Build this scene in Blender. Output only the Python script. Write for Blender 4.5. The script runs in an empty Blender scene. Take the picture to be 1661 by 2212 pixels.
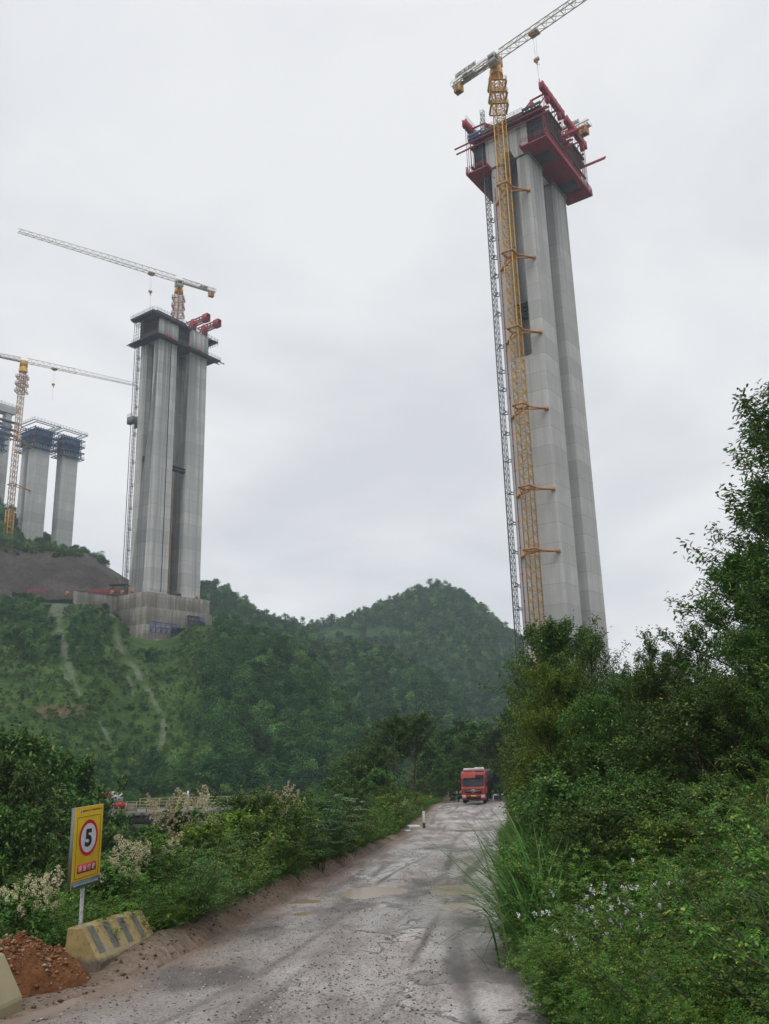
import bpy, bmesh, math, random
import numpy as np
from mathutils import Vector, Matrix
random.seed(7); RNG = np.random.default_rng(7)
SC = bpy.context.scene; COL = SC.collection
rad = math.radians

# ------------------------------------------------------------------ camera model (photo measured on a 1661 x 2212 grid)
FOC = 1790.0
_up = np.array([-190, 6724, FOC]); _up = _up/np.linalg.norm(_up)
PITCH = math.asin(_up[2]); ROLL = math.asin(_up[0]/math.cos(PITCH))
CF = np.array([0, math.cos(PITCH), math.sin(PITCH)]); _U0 = np.array([0, -math.sin(PITCH), math.cos(PITCH)])
CR = math.cos(ROLL)*np.array([1., 0, 0]) + math.sin(ROLL)*_U0; CU = np.cross(CR, CF)
CAM = np.array([0, 0, 3.0])
def ray(u, v): return CF*FOC + CR*(u-830.5) - CU*(v-1106)
def P(u, v, D):
    d = ray(u, v); return CAM + d*D/math.hypot(d[0], d[1])
def Zp(u, v, z):
    d = ray(u, v); return CAM + d*(z-CAM[2])/d[2]
def proj(X):
    q = np.asarray(X, float) - CAM; w = q@CF
    return 830.5 + FOC*(q@CR)/w, 1106 - FOC*(q@CU)/w
def zat(x, y, v):
    lo, hi = -60., 400.
    for _ in range(50):
        m = (lo+hi)/2
        if proj((x, y, m))[1] > v: lo = m
        else: hi = m
    return lo

# ------------------------------------------------------------------ noise
def _h(i, j, s):
    n = (i.astype(np.int64)*374761393 + j.astype(np.int64)*668265263 + s*974634777) & 0x7fffffff
    n = ((n ^ (n >> 13))*1274126177) & 0x7fffffff
    return ((n ^ (n >> 16)) & 0xffff)/65535.0
def vn(x, y, s=0):
    xi = np.floor(x); yi = np.floor(y); fx = x-xi; fy = y-yi
    fx = fx*fx*(3-2*fx); fy = fy*fy*(3-2*fy)
    a = _h(xi, yi, s); b = _h(xi+1, yi, s); c = _h(xi, yi+1, s); d = _h(xi+1, yi+1, s)
    return (a*(1-fx)+b*fx)*(1-fy) + (c*(1-fx)+d*fx)*fy
def fbm(x, y, sc, o=4, s=0):
    x = np.asarray(x, float); y = np.asarray(y, float)
    r = 0; a = .5
    for k in range(o):
        r = r + a*(vn(x/sc+k*17.3, y/sc-k*9.1, s+k)-.5); sc *= .5; a *= .55
    return r

# ------------------------------------------------------------------ mesh helpers
def mesh_np(name, V, F, mat=None, smooth=False):
    V = np.ascontiguousarray(V, np.float32); F = np.ascontiguousarray(F, np.int32)
    me = bpy.data.meshes.new(name); n, k = F.shape
    me.vertices.add(len(V)); me.vertices.foreach_set('co', V.ravel())
    me.loops.add(n*k); me.loops.foreach_set('vertex_index', F.ravel())
    me.polygons.add(n); me.polygons.foreach_set('loop_start', np.arange(0, n*k, k, dtype=np.int32))
    me.polygons.foreach_set('loop_total', np.full(n, k, np.int32))
    if smooth: me.polygons.foreach_set('use_smooth', np.ones(n, bool))
    me.update(calc_edges=True)
    if mat: me.materials.append(mat)
    return me
def link(name, me, parent=None, loc=None, rotz=None):
    o = bpy.data.objects.new(name, me); COL.objects.link(o)
    if parent: o.parent = parent
    if loc is not None: o.location = [float(c) for c in loc]
    if rotz is not None: o.rotation_euler = (0, 0, rotz)
    return o
def tag(o, label=None, cat=None, group=None, kind=None):
    if label: o['label'] = label
    if cat: o['category'] = cat
    if group: o['group'] = group
    if kind: o['kind'] = kind
    return o
def thing(name, label, cat, loc=(0, 0, 0), rotz=0, group=None):
    return tag(link(name, None, None, loc, rotz), label, cat, group)
class MB:
    """collects boxes, bars and tubes as quads and links them as one mesh object"""
    def __init__(s): s.V = []; s.F = []; s.n = 0
    def add(s, V, F):
        s.V.append(np.asarray(V, float).reshape(-1, 3)); s.F.append(np.asarray(F, int)+s.n); s.n += len(s.V[-1]); return s
    BF = np.array([[0, 1, 3, 2], [4, 6, 7, 5], [0, 4, 5, 1], [2, 3, 7, 6], [0, 2, 6, 4], [1, 5, 7, 3]])
    def box(s, x0, y0, z0, x1, y1, z1):
        V = [(x, y, z) for x in (x0, x1) for y in (y0, y1) for z in (z0, z1)]
        return s.add(V, s.BF)
    def obox(s, c, ax, ay, az):
        c = np.asarray(c, float); ax, ay, az = (np.asarray(a, float) for a in (ax, ay, az))
        V = [c+ax*i+ay*j+az*k for i in (-1, 1) for j in (-1, 1) for k in (-1, 1)]
        return s.add(V, s.BF)
    def bar(s, p, q, w, h=None, ref=(0, 0, 1)):
        p = np.asarray(p, float); q = np.asarray(q, float); d = q-p; L = np.linalg.norm(d)
        if L < 1e-6: return s
        d = d/L; r = np.asarray(ref, float)
        if abs(d@r) > .97: r = np.array([1., 0, 0]) if abs(d[0]) < .9 else np.array([0, 1., 0])
        a = np.cross(d, r); a /= np.linalg.norm(a); b = np.cross(a, d)
        return s.obox((p+q)/2, d*L/2, a*w/2, b*(h or w)/2)
    def tube(s, pts, rads, k=6, cap=False):
        pts = np.asarray(pts, float); n = len(pts)
        rads = np.broadcast_to(np.asarray(rads, float), (n,))
        T = np.gradient(pts, axis=0); T /= np.linalg.norm(T, axis=1)[:, None]+1e-9
        ref = np.array([0, 0, 1.]) if abs(T[0, 2]) < .8 else np.array([1., 0, 0])
        A = np.cross(T, ref); A /= np.linalg.norm(A, axis=1)[:, None]+1e-9; B = np.cross(T, A)
        th = np.arange(k)*2*np.pi/k
        V = pts[:, None]+rads[:, None, None]*(A[:, None]*np.cos(th)[None, :, None]+B[:, None]*np.sin(th)[None, :, None])
        i = np.arange(n-1)[:, None]*k; j = np.arange(k)[None]; j2 = (j+1) % k
        F = np.stack([i+j, i+j2, i+k+j2, i+k+j], -1).reshape(-1, 4)
        s.add(V.reshape(-1, 3), F)
        if cap and k == 4: s.F.append(np.array([[0, 1, 2, 3]])+s.n-4)
        elif cap:
            c = len(s.V[-1]); b0 = s.n-k
            for e, b0 in ((0, s.n-c), (1, s.n-k)):
                s.V.append(np.array([pts[-1 if e else 0]])); ci = s.n; s.n += 1
                for t in range(0, k, 2): s.F.append(np.array([[ci, b0+t, b0+(t+1) % k, b0+(t+2) % k]]))
        return s
    def cyl(s, p, q, r, k=12): return s.tube([p, q], [r, r], k, True)
    def build(s, name, mat, parent=None, loc=None, rotz=None, smooth=False, bevel=0):
        me = mesh_np(name, np.concatenate(s.V), np.concatenate(s.F), mat, smooth)
        o = link(name, me, parent, loc, rotz)
        if bevel:
            m = o.modifiers.new('bevel', 'BEVEL'); m.width = bevel; m.segments = 2; m.limit_method = 'ANGLE'
        return o
    def mesh(s, name, mat, smooth=False): return mesh_np(name, np.concatenate(s.V), np.concatenate(s.F), mat, smooth)
def prism(name, poly, d, axis, mat, parent=None, bevel=0, loc=None, rotz=None):
    """closed polygon extruded: axis 0 -> poly is (y,z) pushed along x; axis 2 -> (x,y) pushed along z; axis 1 -> (x,z) along y"""
    bm = bmesh.new(); a0, a1 = d
    def at(p, t): return {0: (t, p[0], p[1]), 1: (p[0], t, p[1]), 2: (p[0], p[1], t)}[axis]
    A = [bm.verts.new(at(p, a0)) for p in poly]; B = [bm.verts.new(at(p, a1)) for p in poly]; n = len(poly)
    bm.faces.new(A); bm.faces.new(B[::-1])
    for i in range(n): bm.faces.new((A[i], B[i], B[(i+1) % n], A[(i+1) % n]))
    bmesh.ops.recalc_face_normals(bm, faces=bm.faces)
    me = bpy.data.meshes.new(name); bm.to_mesh(me); bm.free(); me.materials.append(mat)
    o = link(name, me, parent, loc, rotz)
    if bevel:
        m = o.modifiers.new('bevel', 'BEVEL'); m.width = bevel; m.segments = 1; m.limit_method = 'ANGLE'
    return o
def copy_tree(o, parent=None):
    c = o.copy(); COL.objects.link(c)
    if parent: c.parent = parent
    for ch in list(o.children): copy_tree(ch, c)
    return c
def text_mesh(name, body, mat, w, h, parent, loc, rx, rz, off=0.0, thick=.001):
    cu = bpy.data.curves.new(name, 'FONT'); cu.body = body; cu.offset = off; cu.extrude = 0; cu.resolution_u = 4
    t = bpy.data.objects.new(name, cu); COL.objects.link(t); bpy.context.view_layer.update()
    me = bpy.data.meshes.new_from_object(t.evaluated_get(bpy.context.evaluated_depsgraph_get()))
    bpy.data.objects.remove(t); bpy.data.curves.remove(cu)
    n = len(me.vertices); co = np.empty(n*3, np.float32); me.vertices.foreach_get('co', co); co = co.reshape(-1, 3)
    mn = co.min(0); mx = co.max(0); co = (co-(mn+mx)/2); co[:, 0] *= w/(mx[0]-mn[0]); co[:, 1] *= h/(mx[1]-mn[1])
    me.vertices.foreach_set('co', co.ravel()); me.name = name; me.materials.clear(); me.materials.append(mat); me.update()
    o = link(name, me, parent, loc); o.rotation_euler = (rx, 0, rz); return o

# ------------------------------------------------------------------ materials
class NT:
    def __init__(s, name):
        s.m = bpy.data.materials.new(name); s.m.use_nodes = True; s.t = s.m.node_tree
        s.b = s.t.nodes['Principled BSDF']; s.out = s.t.nodes['Material Output']
    def n(s, typ, **k):
        x = s.t.nodes.new(typ)
        for a, v in k.items():
            if isinstance(a, str) and hasattr(x, a): setattr(x, a, v)
        return x
    def l(s, a, b): s.t.links.new(a, b)
    def coord(s, kind='Object'): return s.n('ShaderNodeTexCoord').outputs[kind]
    def mapping(s, vec, scale):
        m = s.n('ShaderNodeMapping'); m.inputs['Scale'].default_value = scale; s.l(vec, m.inputs['Vector']); return m.outputs[0]
    def noise(s, vec, scale, detail=4, rough=.55):
        x = s.n('ShaderNodeTexNoise'); x.inputs['Scale'].default_value = scale; x.inputs['Detail'].default_value = detail
        x.inputs['Roughness'].default_value = rough
        if vec is not None: s.l(vec, x.inputs['Vector'])
        return x.outputs['Fac']
    def ramp(s, fac, stops):
        r = s.n('ShaderNodeValToRGB'); e = r.color_ramp.elements
        while len(e) < len(stops): e.new(.5)
        for k, (p, c) in enumerate(stops):
            e[k].position = p; e[k].color = (*c, 1) if len(c) == 3 else c
        s.l(fac, r.inputs[0]); return r.outputs[0]
    def mix(s, fac, a, b, typ='MIX'):
        x = s.n('ShaderNodeMix'); x.data_type = 'RGBA'; x.blend_type = typ
        for v, i in ((fac, 0), (a, 6), (b, 7)):
            if hasattr(v, 'is_output'): s.l(v, x.inputs[i])
            elif i == 0: x.inputs[0].default_value = v
            else: x.inputs[i].default_value = (*v, 1)
        return x.outputs[2]
    def math(s, op, a, b=0.0, c=None):
        x = s.n('ShaderNodeMath'); x.operation = op
        for i, v in enumerate((a, b) if c is None else (a, b, c)):
            if hasattr(v, 'is_output'): s.l(v, x.inputs[i])
            else: x.inputs[i].default_value = v
        return x.outputs[0]
    def bump(s, h, strength=.3, dist=.05):
        b = s.n('ShaderNodeBump'); b.inputs['Strength'].default_value = strength; b.inputs['Distance'].default_value = dist
        s.l(h, b.inputs['Height']); s.l(b.outputs[0], s.b.inputs['Normal'])
    def col(s, c): s.l(c, s.b.inputs['Base Color'])
    def set(s, rough=.7, metal=0, spec=.4):
        s.b.inputs['Roughness'].default_value = rough; s.b.inputs['Metallic'].default_value = metal
        s.b.inputs['Specular IOR Level'].default_value = spec; return s
def g3(v): return (v, v, v)
def paint(name, c, rough=.55, worn=None, scale=1.5, amt=.35, metal=0):
    t = NT(name).set(rough, metal); co = t.coord()
    f = t.noise(co, scale, 6, .65); w = worn or tuple(x*.45 for x in c)
    t.col(t.mix(t.ramp(f, [(.5-.18*amt, g3(0)), (.5+.5*amt, g3(.75))]), c, w))
    f2 = t.noise(co, scale*14, 3); t.bump(f2, .12, .02); return t.m
def concrete(name, base, lift=4.5, dark=.6, warm=(1, 1, .97), stain=.5, lines=1.0, drip=None, ochre=0):
    t = NT(name).set(.85, 0, .25); co = t.coord(); sx = t.n('ShaderNodeSeparateXYZ'); t.l(co, sx.inputs[0])
    z = t.math('DIVIDE', sx.outputs[2], lift); zi = t.math('FLOOR', z); zf = t.math('FRACT', z)
    w = t.n('ShaderNodeTexWhiteNoise'); w.noise_dimensions = '1D'; t.l(zi, w.inputs['W'])
    b = tuple(base*k for k in warm)
    c = t.mix(w.outputs['Value'], tuple(x*.80 for x in b), tuple(x*1.08 for x in b))
    big = t.noise(co, .16, 5, .6)
    c = t.mix(t.ramp(big, [(.35, g3(0)), (.68, g3(.55))]), c, tuple(x*.66 for x in b))
    st = t.noise(t.mapping(co, (.9, .9, .014)), 1.0, 5, .7)
    c = t.mix(t.ramp(st, [(.46, g3(0)), (.60, g3(stain))]), c, tuple(x*dark for x in b))
    st2 = t.noise(t.mapping(co, (2.2, 2.2, .03)), 1.0, 3, .6)
    c = t.mix(t.ramp(st2, [(.6, g3(0)), (.72, g3(.35*stain))]), c, tuple(min(.8, x*1.3) for x in b))
    ln = t.math('LESS_THAN', zf, .036); c = t.mix(t.math('MULTIPLY', ln, .55*lines), c, tuple(x*.45 for x in b))
    z2 = t.math('FRACT', t.math('DIVIDE', sx.outputs[2], lift/6)); l2 = t.math('LESS_THAN', z2, .05)
    c = t.mix(t.math('MULTIPLY', l2, .13*lines), c, tuple(x*.5 for x in b))
    if drip:
        s3 = t.noise(t.mapping(co, (.75, .75, .006)), 1.0, 4, .62)
        k = t.math('MULTIPLY', t.ramp(s3, [(.50, g3(0)), (.56, g3(.9))]), t.ramp(t.math('DIVIDE', sx.outputs[2], 150.0), [(drip[0]/150., g3(0)), (drip[1]/150., g3(1))]))
        c = t.mix(k, c, tuple(x*.40 for x in b))
    if ochre:
        s4 = t.noise(t.mapping(co, (.8, .8, .05)), 1.0, 6, .7)
        c = t.mix(t.ramp(s4, [(.42, g3(0)), (.62, g3(ochre))]), c, (.17, .125, .07))
        c = t.mix(t.ramp(big, [(.45, g3(0)), (.7, g3(ochre))]), c, (.13, .125, .085))
    fine = t.noise(co, 2.5, 8, .7); c = t.mix(t.ramp(fine, [(.3, g3(0)), (.8, g3(.3))]), c, tuple(x*.66 for x in b))
    t.col(c); t.bump(fine, .25, .08); return t.m
def leafmat(name, c1, c2, c3=None, rough=.5, trans=.3, var=.25, ov=False):
    t = NT(name).set(rough, 0, .13); g = t.n('ShaderNodeNewGeometry'); oi = t.n('ShaderNodeObjectInfo')
    c = t.mix(g.outputs['Random Per Island'], c1, c2)
    if c3:
        c = t.mix(t.ramp(g.outputs['Random Per Island'], [(.91, g3(0)), (.98, g3(1))]), c, c3)
    hs = t.n('ShaderNodeHueSaturation'); t.l(c, hs.inputs['Color'])
    if ov: t.l(t.ramp(oi.outputs['Random'], [(0, g3(.42)), (.45, g3(.82)), (.85, g3(1.15)), (1, g3(2.1))]), hs.inputs['Value'])
    else: t.l(t.math('MULTIPLY_ADD', oi.outputs['Random'], 2*var, 1-var), hs.inputs['Value'])
    t.l(t.math('MULTIPLY_ADD', oi.outputs['Random'], -.05 if ov else .03, .52 if ov else .485), hs.inputs['Hue'])
    c = hs.outputs[0]; t.col(c)
    tr = t.n('ShaderNodeBsdfTranslucent'); t.l(c, tr.inputs[0]); mx = t.n('ShaderNodeMixShader'); mx.inputs[0].default_value = trans
    t.l(t.b.outputs[0], mx.inputs[1]); t.l(tr.outputs[0], mx.inputs[2]); t.l(mx.outputs[0], t.out.inputs[0]); return t.m

M = {}
M['pier_concrete'] = concrete('pier_concrete', .60, 4.5, .66, (1, 1, .96), drip=(95, 140))
M['stained_concrete'] = concrete('stained_concrete', .64, 4.5, .5, (1, 1, .96), stain=.7, drip=(35, 85))
M['far_concrete'] = concrete('far_concrete', .58, 4.5, .6, stain=.45)
M['cap_concrete'] = concrete('cap_concrete', .44, 6.5, .42, (1, .96, .86), stain=.6, ochre=.8)
M['dark_form'] = paint('dark_form', (.035, .037, .05), .7, (.075, .05, .035), .9)
M['rust_rebar'] = paint('rust_rebar', (.06, .035, .025), .85, (.025, .022, .022), .8)
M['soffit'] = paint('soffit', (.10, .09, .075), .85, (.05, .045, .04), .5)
M['red_steel'] = paint('red_steel', (.40, .032, .05), .6, (.20, .035, .045), .9)
M['red_dark'] = paint('red_dark', (.36, .04, .055), .65, (.16, .04, .04), .6)
M['yellow_steel'] = paint('yellow_steel', (.62, .33, .045), .5, (.36, .2, .05), .8)
M['orange_steel'] = paint('orange_steel', (.55, .22, .04), .5, (.33, .13, .035), 1.2)
M['jib_steel'] = paint('jib_steel', (.42, .39, .30), .5, (.30, .24, .13), .8)
M['pale_steel'] = paint('pale_steel', (.55, .54, .50), .5, (.40, .34, .26), .8)
M['rust_mast'] = paint('rust_mast', (.46, .24, .12), .6, (.42, .38, .34), .22)
M['grey_steel'] = paint('grey_steel', (.16, .17, .18), .5, (.09, .09, .09), 1)
M['dark_steel'] = paint('dark_steel', (.05, .05, .055), .6, (.08, .06, .05), 1)
M['blue_form'] = paint('blue_form', (.05, .13, .25), .6, (.045, .07, .12), .6)
M['blue_steel'] = paint('blue_steel', (.06, .10, .34), .6, (.05, .07, .16), .9)
M['white_paint'] = paint('white_paint', (.72, .72, .70), .5, (.5, .48, .44), 2)
M['glass'] = paint('glass', (.04, .05, .06), .08, (.03, .04, .05), 1)
M['orange_box'] = paint('orange_box', (.55, .19, .04), .5, (.5, .15, .03), 1)
M['bark'] = paint('bark', (.07, .055, .042), .9, (.035, .03, .025), 6)
M['stem'] = paint('stem', (.07, .075, .03), .8, (.06, .045, .03), 6)
M['net_white'] = paint('net_white', (.6, .6, .58), .7, (.4, .4, .4), 3)
HAZE = 0.00040; EXPO = 0.0
# ------------------------------------------------------------------ road and ground
def road_l(y): return np.interp(y, [0, 8, 10.8, 13.2, 17, 21, 28, 38, 50, 70, 90, 105, 140], [-7.5, -4.9, -4.0, -3.45, -3.15, -2.9, -2.35, -1.0, .5, 2.5, 4.6, 6.5, 11])
def road_r(y): return np.interp(y, [0, 5, 10, 14, 20, 28, 50, 90, 105, 140], [2.2, 1.6, 1.42, 1.6, 2.4, 3.3, 6.0, 11.2, 15, 24])
def road_z(y): return np.interp(y, [-20, 0, 10, 14, 21, 28, 39, 50, 70, 91, 105, 140, 200], [3.5, 1.3, .03, -.36, -.92, -1.42, -2.15, -2.76, -3.7, -4.42, -5.3, -7.0, -8])
PUDDLES = [(806, 1925, .80, 1.0, 'wide tan muddy puddle in the middle of the dirt road'),
           (985, 1921, .62, .95, 'tan puddle near the right grass edge of the road'),
           (659, 1947, .34, .42, 'small puddle at the left muddy rut, beside the long grass'),
           (652, 1974, .28, .30, 'smallest puddle in the left rut, nearer than its twin'),
           (1000, 1955, .45, .38, 'thin puddle strip just below the right puddle'),
           (1010, 1794, 1.4, .55, 'shallow long puddle across the far road before the truck')]
def road_hit(u, v):
    z = 0.
    for _ in range(30):
        q = Zp(u, v, z); z = float(road_z(q[1]))
    return q
PUD = []
for (u, v, rx, ry, lab) in PUDDLES:
    q = road_hit(u, v); PUD.append((q[0], q[1], rx, ry, lab))
def pud_level(p): return float(road_z(p[1]+p[3]*1.0)) - .015
def road_height(x, y):
    xl, xr = road_l(y), road_r(y); s = (x-xl)/(xr-xl)
    z = road_z(y) + .05*fbm(x, y*.4, 1.4, 5, 3) + .10*fbm(x, y*.22, 2.0, 4, 8)
    for c, w in ((.27, .35), (.62, .38)):                       # wheel ruts
        xc = xl+(xr-xl)*c+.25*np.sin(y*.23+c*9); z = z - .06*np.exp(-((x-xc)/w)**2)
    z = z - .06*np.clip(fbm(x, y*.6, .8, 3, 21)-.07, 0, 1)*4*.4
    for p in PUD:
        r = np.sqrt(((x-p[0])/p[2])**2 + ((y-p[1])/p[3])**2) + .9*fbm(x, y, .9, 3, 31)
        k = np.clip((1.35-r)/.55, 0, 1); k = k*k*(3-2*k); z = z*(1-k) + (pud_level(p)-.06)*k
    return z
def ground_h(x, y):
    """height of the land; the road bed is cut a little lower than the road sheet"""
    x = np.asarray(x, float); y = np.asarray(y, float)
    zr, xl, xr = road_z(y), road_l(y), road_r(y); dl = xl-x; dr = x-xr
    inside = (dl < 0) & (dr < 0)
    z = np.where(inside, zr-.3, zr)
    edge = np.clip(dl/.35, 0, 1)
    near = np.clip((60-y)/20, .25, 1)
    lf = -.22 + .22*edge + near*np.clip((y-12.5)/3, .12, 1)*(.34*np.exp(-((dl-.75)/.45)**2)*(.55+.9*(fbm(x, y, 1.3, 4, 5)+.5))) - .5*np.clip(dl-1.7, 0, 30) - .02*np.clip(dl, 0, 60)
    lf = np.maximum(lf, -13.5-zr+1.5*fbm(x, y, 18, 3, 2)-.00*dl)
    far_up = 0
    z = np.where(dl >= 0, zr+lf, z)
    dr2 = np.clip(dr-.4, 0, None)
    rt = -.2+.2*np.clip(dr/.4, 0, 1) + np.where(dr2 < 16, .36*dr2, 5.76+.16*(dr2-16))
    rt = np.minimum(rt, 16+2*fbm(x, y, 30, 3, 4)) + .35*fbm(x, y, 4, 3, 6)*np.clip(dr2/3, 0, 1)
    z = np.where(dr >= 0, zr+rt, z)
    z = z + .25*fbm(x, y, 2.5, 4, 9)*np.clip(np.maximum(dl-1.5, dr-1), 0, 1)
    return np.where(y > 230, np.minimum(z, -8), z)

def grid_mesh(name, xs, ys, hf, mat, smooth=True):
    X, Y = np.meshgrid(xs, ys); V = np.stack([X, Y, hf(X, Y)], -1).reshape(-1, 3); nx = len(xs); ny = len(ys)
    i = (np.arange(ny-1)[:, None]*nx + np.arange(nx-1)[None]).ravel()
    return mesh_np(name, V, np.stack([i, i+1, i+nx+1, i+nx], -1), mat, smooth)
def attr(me, name, vals):
    a = me.attributes.new(name, 'FLOAT', 'POINT'); a.data.foreach_set('value', np.ascontiguousarray(vals, np.float32))

def far_axis(core, far, n):
    e = np.geomspace(1, far-core[-1], n); lo = core[0]-np.geomspace(1, far, n)
    return np.concatenate([lo[::-1], core, core[-1]+e])
t = NT('ground_soil').set(.95, 0, .15); co = t.coord('Object')
n1 = t.noise(co, .8, 8, .65); n2 = t.noise(co, 7, 6, .65)
c = t.ramp(n1, [(.35, (.045, .055, .025)), (.6, (.075, .07, .035)), (.8, (.10, .085, .05))])
mud = t.ramp(n2, [(.25, (.12, .082, .06)), (.5, (.225, .165, .125)), (.75, (.33, .26, .21))])
at = t.n('ShaderNodeAttribute'); at.attribute_name = 'mud'
t.col(t.mix(at.outputs['Fac'], c, mud)); t.bump(n2, .7, .12); M['soil'] = t.m
xs = far_axis(np.concatenate([np.arange(-60, -9, 1.), np.arange(-9, 12, .14), np.arange(12, 70, 1.)]), 1000, 22)
ys = far_axis(np.concatenate([np.arange(2, 34, .14), np.arange(34, 120, .6), np.arange(120, 230, 3)]), 1300, 22)
gm = grid_mesh('ground', xs, ys, ground_h, M['soil'])
co_ = np.empty(len(gm.vertices)*3, np.float32); gm.vertices.foreach_get('co', co_); co_ = co_.reshape(-1, 3)
dl = road_l(co_[:, 1])-co_[:, 0]; dr = co_[:, 0]-road_r(co_[:, 1])
attr(gm, 'mud', np.clip(1.25-np.maximum(dl/1.3, dr/.6)+.9*fbm(co_[:, 0], co_[:, 1], 1.1, 3, 12), 0, 1))
tag(link('ground', gm), 'muddy verges and sloping land on both sides of the dirt road', 'ground', kind='structure')

def projA0(X):
    q = X-CAM; w = np.maximum(q@CF, .1); return 830.5+FOC*(q@CR)/w, 1106-FOC*(q@CU)/w
# road sheet
t = NT('muddy_road').set(.6, 0, .5); co = t.coord('Object')
st = t.mapping(co, (1, .20, 1)); s2 = t.mapping(co, (1, .38, 1))
a = t.noise(st, .55, 7, .62); b = t.noise(s2, 2.6, 8, .7); f = t.noise(co, 28, 5, .7); g = t.noise(t.mapping(co, (1, .3, 1)), .8, 6, .62)
base = t.ramp(a, [(.30, (.24, .212, .193)), (.45, (.41, .372, .345)), (.60, (.55, .512, .485)), (.8, (.60, .57, .545))])
mudc = t.ramp(b, [(.3, (.17, .140, .122)), (.7, (.34, .295, .262))])
c = t.mix(t.ramp(g, [(.44, g3(0)), (.60, g3(.85))]), base, mudc)
grv = t.ramp(f, [(.40, g3(.42)), (.52, g3(1)), (.66, g3(1.12))])
vo = t.n('ShaderNodeTexVoronoi'); vo.feature = 'F1'; vo.inputs['Scale'].default_value = .75; wv = t.n('ShaderNodeVectorMath'); wv.operation = 'ADD'
wn_ = t.n('ShaderNodeTexNoise'); wn_.inputs['Scale'].default_value = 1.3; wn_.inputs['Detail'].default_value = 5; t.l(co, wn_.inputs['Vector'])
t.l(t.mapping(co, (1, .5, 1)), wv.inputs[0]); t.l(wn_.outputs['Color'], wv.inputs[1]); t.l(wv.outputs[0], vo.inputs['Vector'])
ve = t.n('ShaderNodeTexVoronoi'); ve.feature = 'DISTANCE_TO_EDGE'; ve.inputs['Scale'].default_value = .75; t.l(wv.outputs[0], ve.inputs['Vector'])
sv = t.n('ShaderNodeSeparateColor'); t.l(vo.outputs['Color'], sv.inputs[0])
c = t.mix(.8, c, t.ramp(sv.outputs[0], [(0, g3(.62)), (.35, g3(.95)), (1, g3(1.12))]), 'MULTIPLY')
c = t.mix(t.math('MULTIPLY', t.math('LESS_THAN', ve.outputs['Distance'], .022), t.ramp(a, [(.42, g3(0)), (.55, g3(.75))])), c, (.07, .062, .056))
c = t.mix(.9, c, grv, 'MULTIPLY')
c = t.mix(t.ramp(b, [(.56, g3(0)), (.68, g3(.65))]), c, (.115, .112, .11))
at = t.n('ShaderNodeAttribute'); at.attribute_name = 'edge'
c = t.mix(at.outputs['Fac'], c, t.ramp(b, [(.3, (.14, .10, .075)), (.7, (.29, .215, .165))]))
t.col(c)
at = t.n('ShaderNodeAttribute'); at.attribute_name = 'rut'
c = t.mix(at.outputs['Fac'], c, t.ramp(b, [(.3, (.06, .052, .047)), (.55, (.115, .10, .09)), (.75, (.22, .195, .18))])); t.col(c)
rr = t.ramp(g, [(.35, g3(.32)), (.6, g3(.75))]); t.l(rr, t.b.inputs['Roughness'])
hh = t.mix(.5, b, f); t.bump(hh, .8, .05); M['road'] = t.m
ny = 0; ys = [3.0]
while ys[-1] < 140: ys.append(ys[-1]+max(.05, .0048*ys[-1]))
ys = np.array(ys); ss = np.linspace(-.12, 1.28, 150)
Y = np.repeat(ys[:, None], len(ss), 1); X = road_l(Y)+(road_r(Y)-road_l(Y))*ss[None]
Zr = road_height(X, Y)
eo = np.clip((X-road_r(Y)-.3)/.8, 0, 1); Zr = Zr + eo*.0
V = np.stack([X, Y, Zr], -1).reshape(-1, 3); nx = len(ss)
i = (np.arange(len(ys)-1)[:, None]*nx+np.arange(nx-1)[None]).ravel()
rm = mesh_np('road', V, np.stack([i, i+1, i+nx+1, i+nx], -1), M['road'], True)
ed = np.clip(1-(V[:, 0]-road_l(V[:, 1]))/.9+.8*fbm(V[:, 0], V[:, 1], 1.0, 3, 14), 0, 1)
attr(rm, 'edge', ed)
rs = np.tile(ss, len(ys)); rut = np.zeros(len(V)); bx, by = V[:, 0], V[:, 1]
for c_, w_, sd_ in ((.10, .030, 1), (.27, .022, 2), (.40, .018, 3), (.61, .026, 4), (.70, .016, 5), (.84, .03, 6)):
    off = .05*np.sin(by*.19+sd_*2.1)+.06*fbm(bx*0+sd_*7, by, 6, 3, 60+sd_)
    rut = np.maximum(rut, np.clip(1.25-np.abs(rs-c_-off)/w_+2.6*fbm(bx, by*.35, .9, 5, 70+sd_), 0, 1)*np.clip(.45+2.6*fbm(bx*.5, by*.5, 5, 3, 80+sd_), 0, 1))
ru, rv = projA0(V)
for (cu, cv, qu, qv) in ((1130, 2085, 150, 48), (1010, 2005, 60, 26), (900, 1925, 70, 30), (760, 1945, 60, 30), (560, 2010, 90, 26), (420, 2120, 120, 30), (960, 1830, 60, 12)):
    rut = np.maximum(rut, .9*np.clip(1.5-1.4*np.hypot((ru-cu)/qu, (rv-cv)/qv)+3.2*fbm(bx, by*.6, .8, 5, 91), 0, 1))
attr(rm, 'rut', rut)
tag(link('road', rm), 'rough muddy construction road with potholes and gravel', 'road', kind='structure')

t = NT('muddy_water').set(.12, 0, .16); t.b.inputs['Base Color'].default_value = (.28, .215, .145, 1)
wn = t.noise(t.coord(), 6, 3); t.bump(wn, .03, .01); M['puddle'] = t.m
for k, p in enumerate(PUD):
    n = 40; th = np.arange(n)*2*np.pi/n; r = 1.25+.1*np.sin(3*th+k)+.07*np.sin(5*th+2*k)
    pts = np.stack([r*p[2]*np.cos(th), r*p[3]*np.sin(th)], -1)
    prism('puddle', [tuple(q) for q in pts], (-.03, 0), 2, M['puddle'], None, 0, (p[0], p[1], pud_level(p)))
    tag(bpy.context.scene.collection.objects[-1], p[4], 'puddle', 'muddy puddles on the road')

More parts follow.
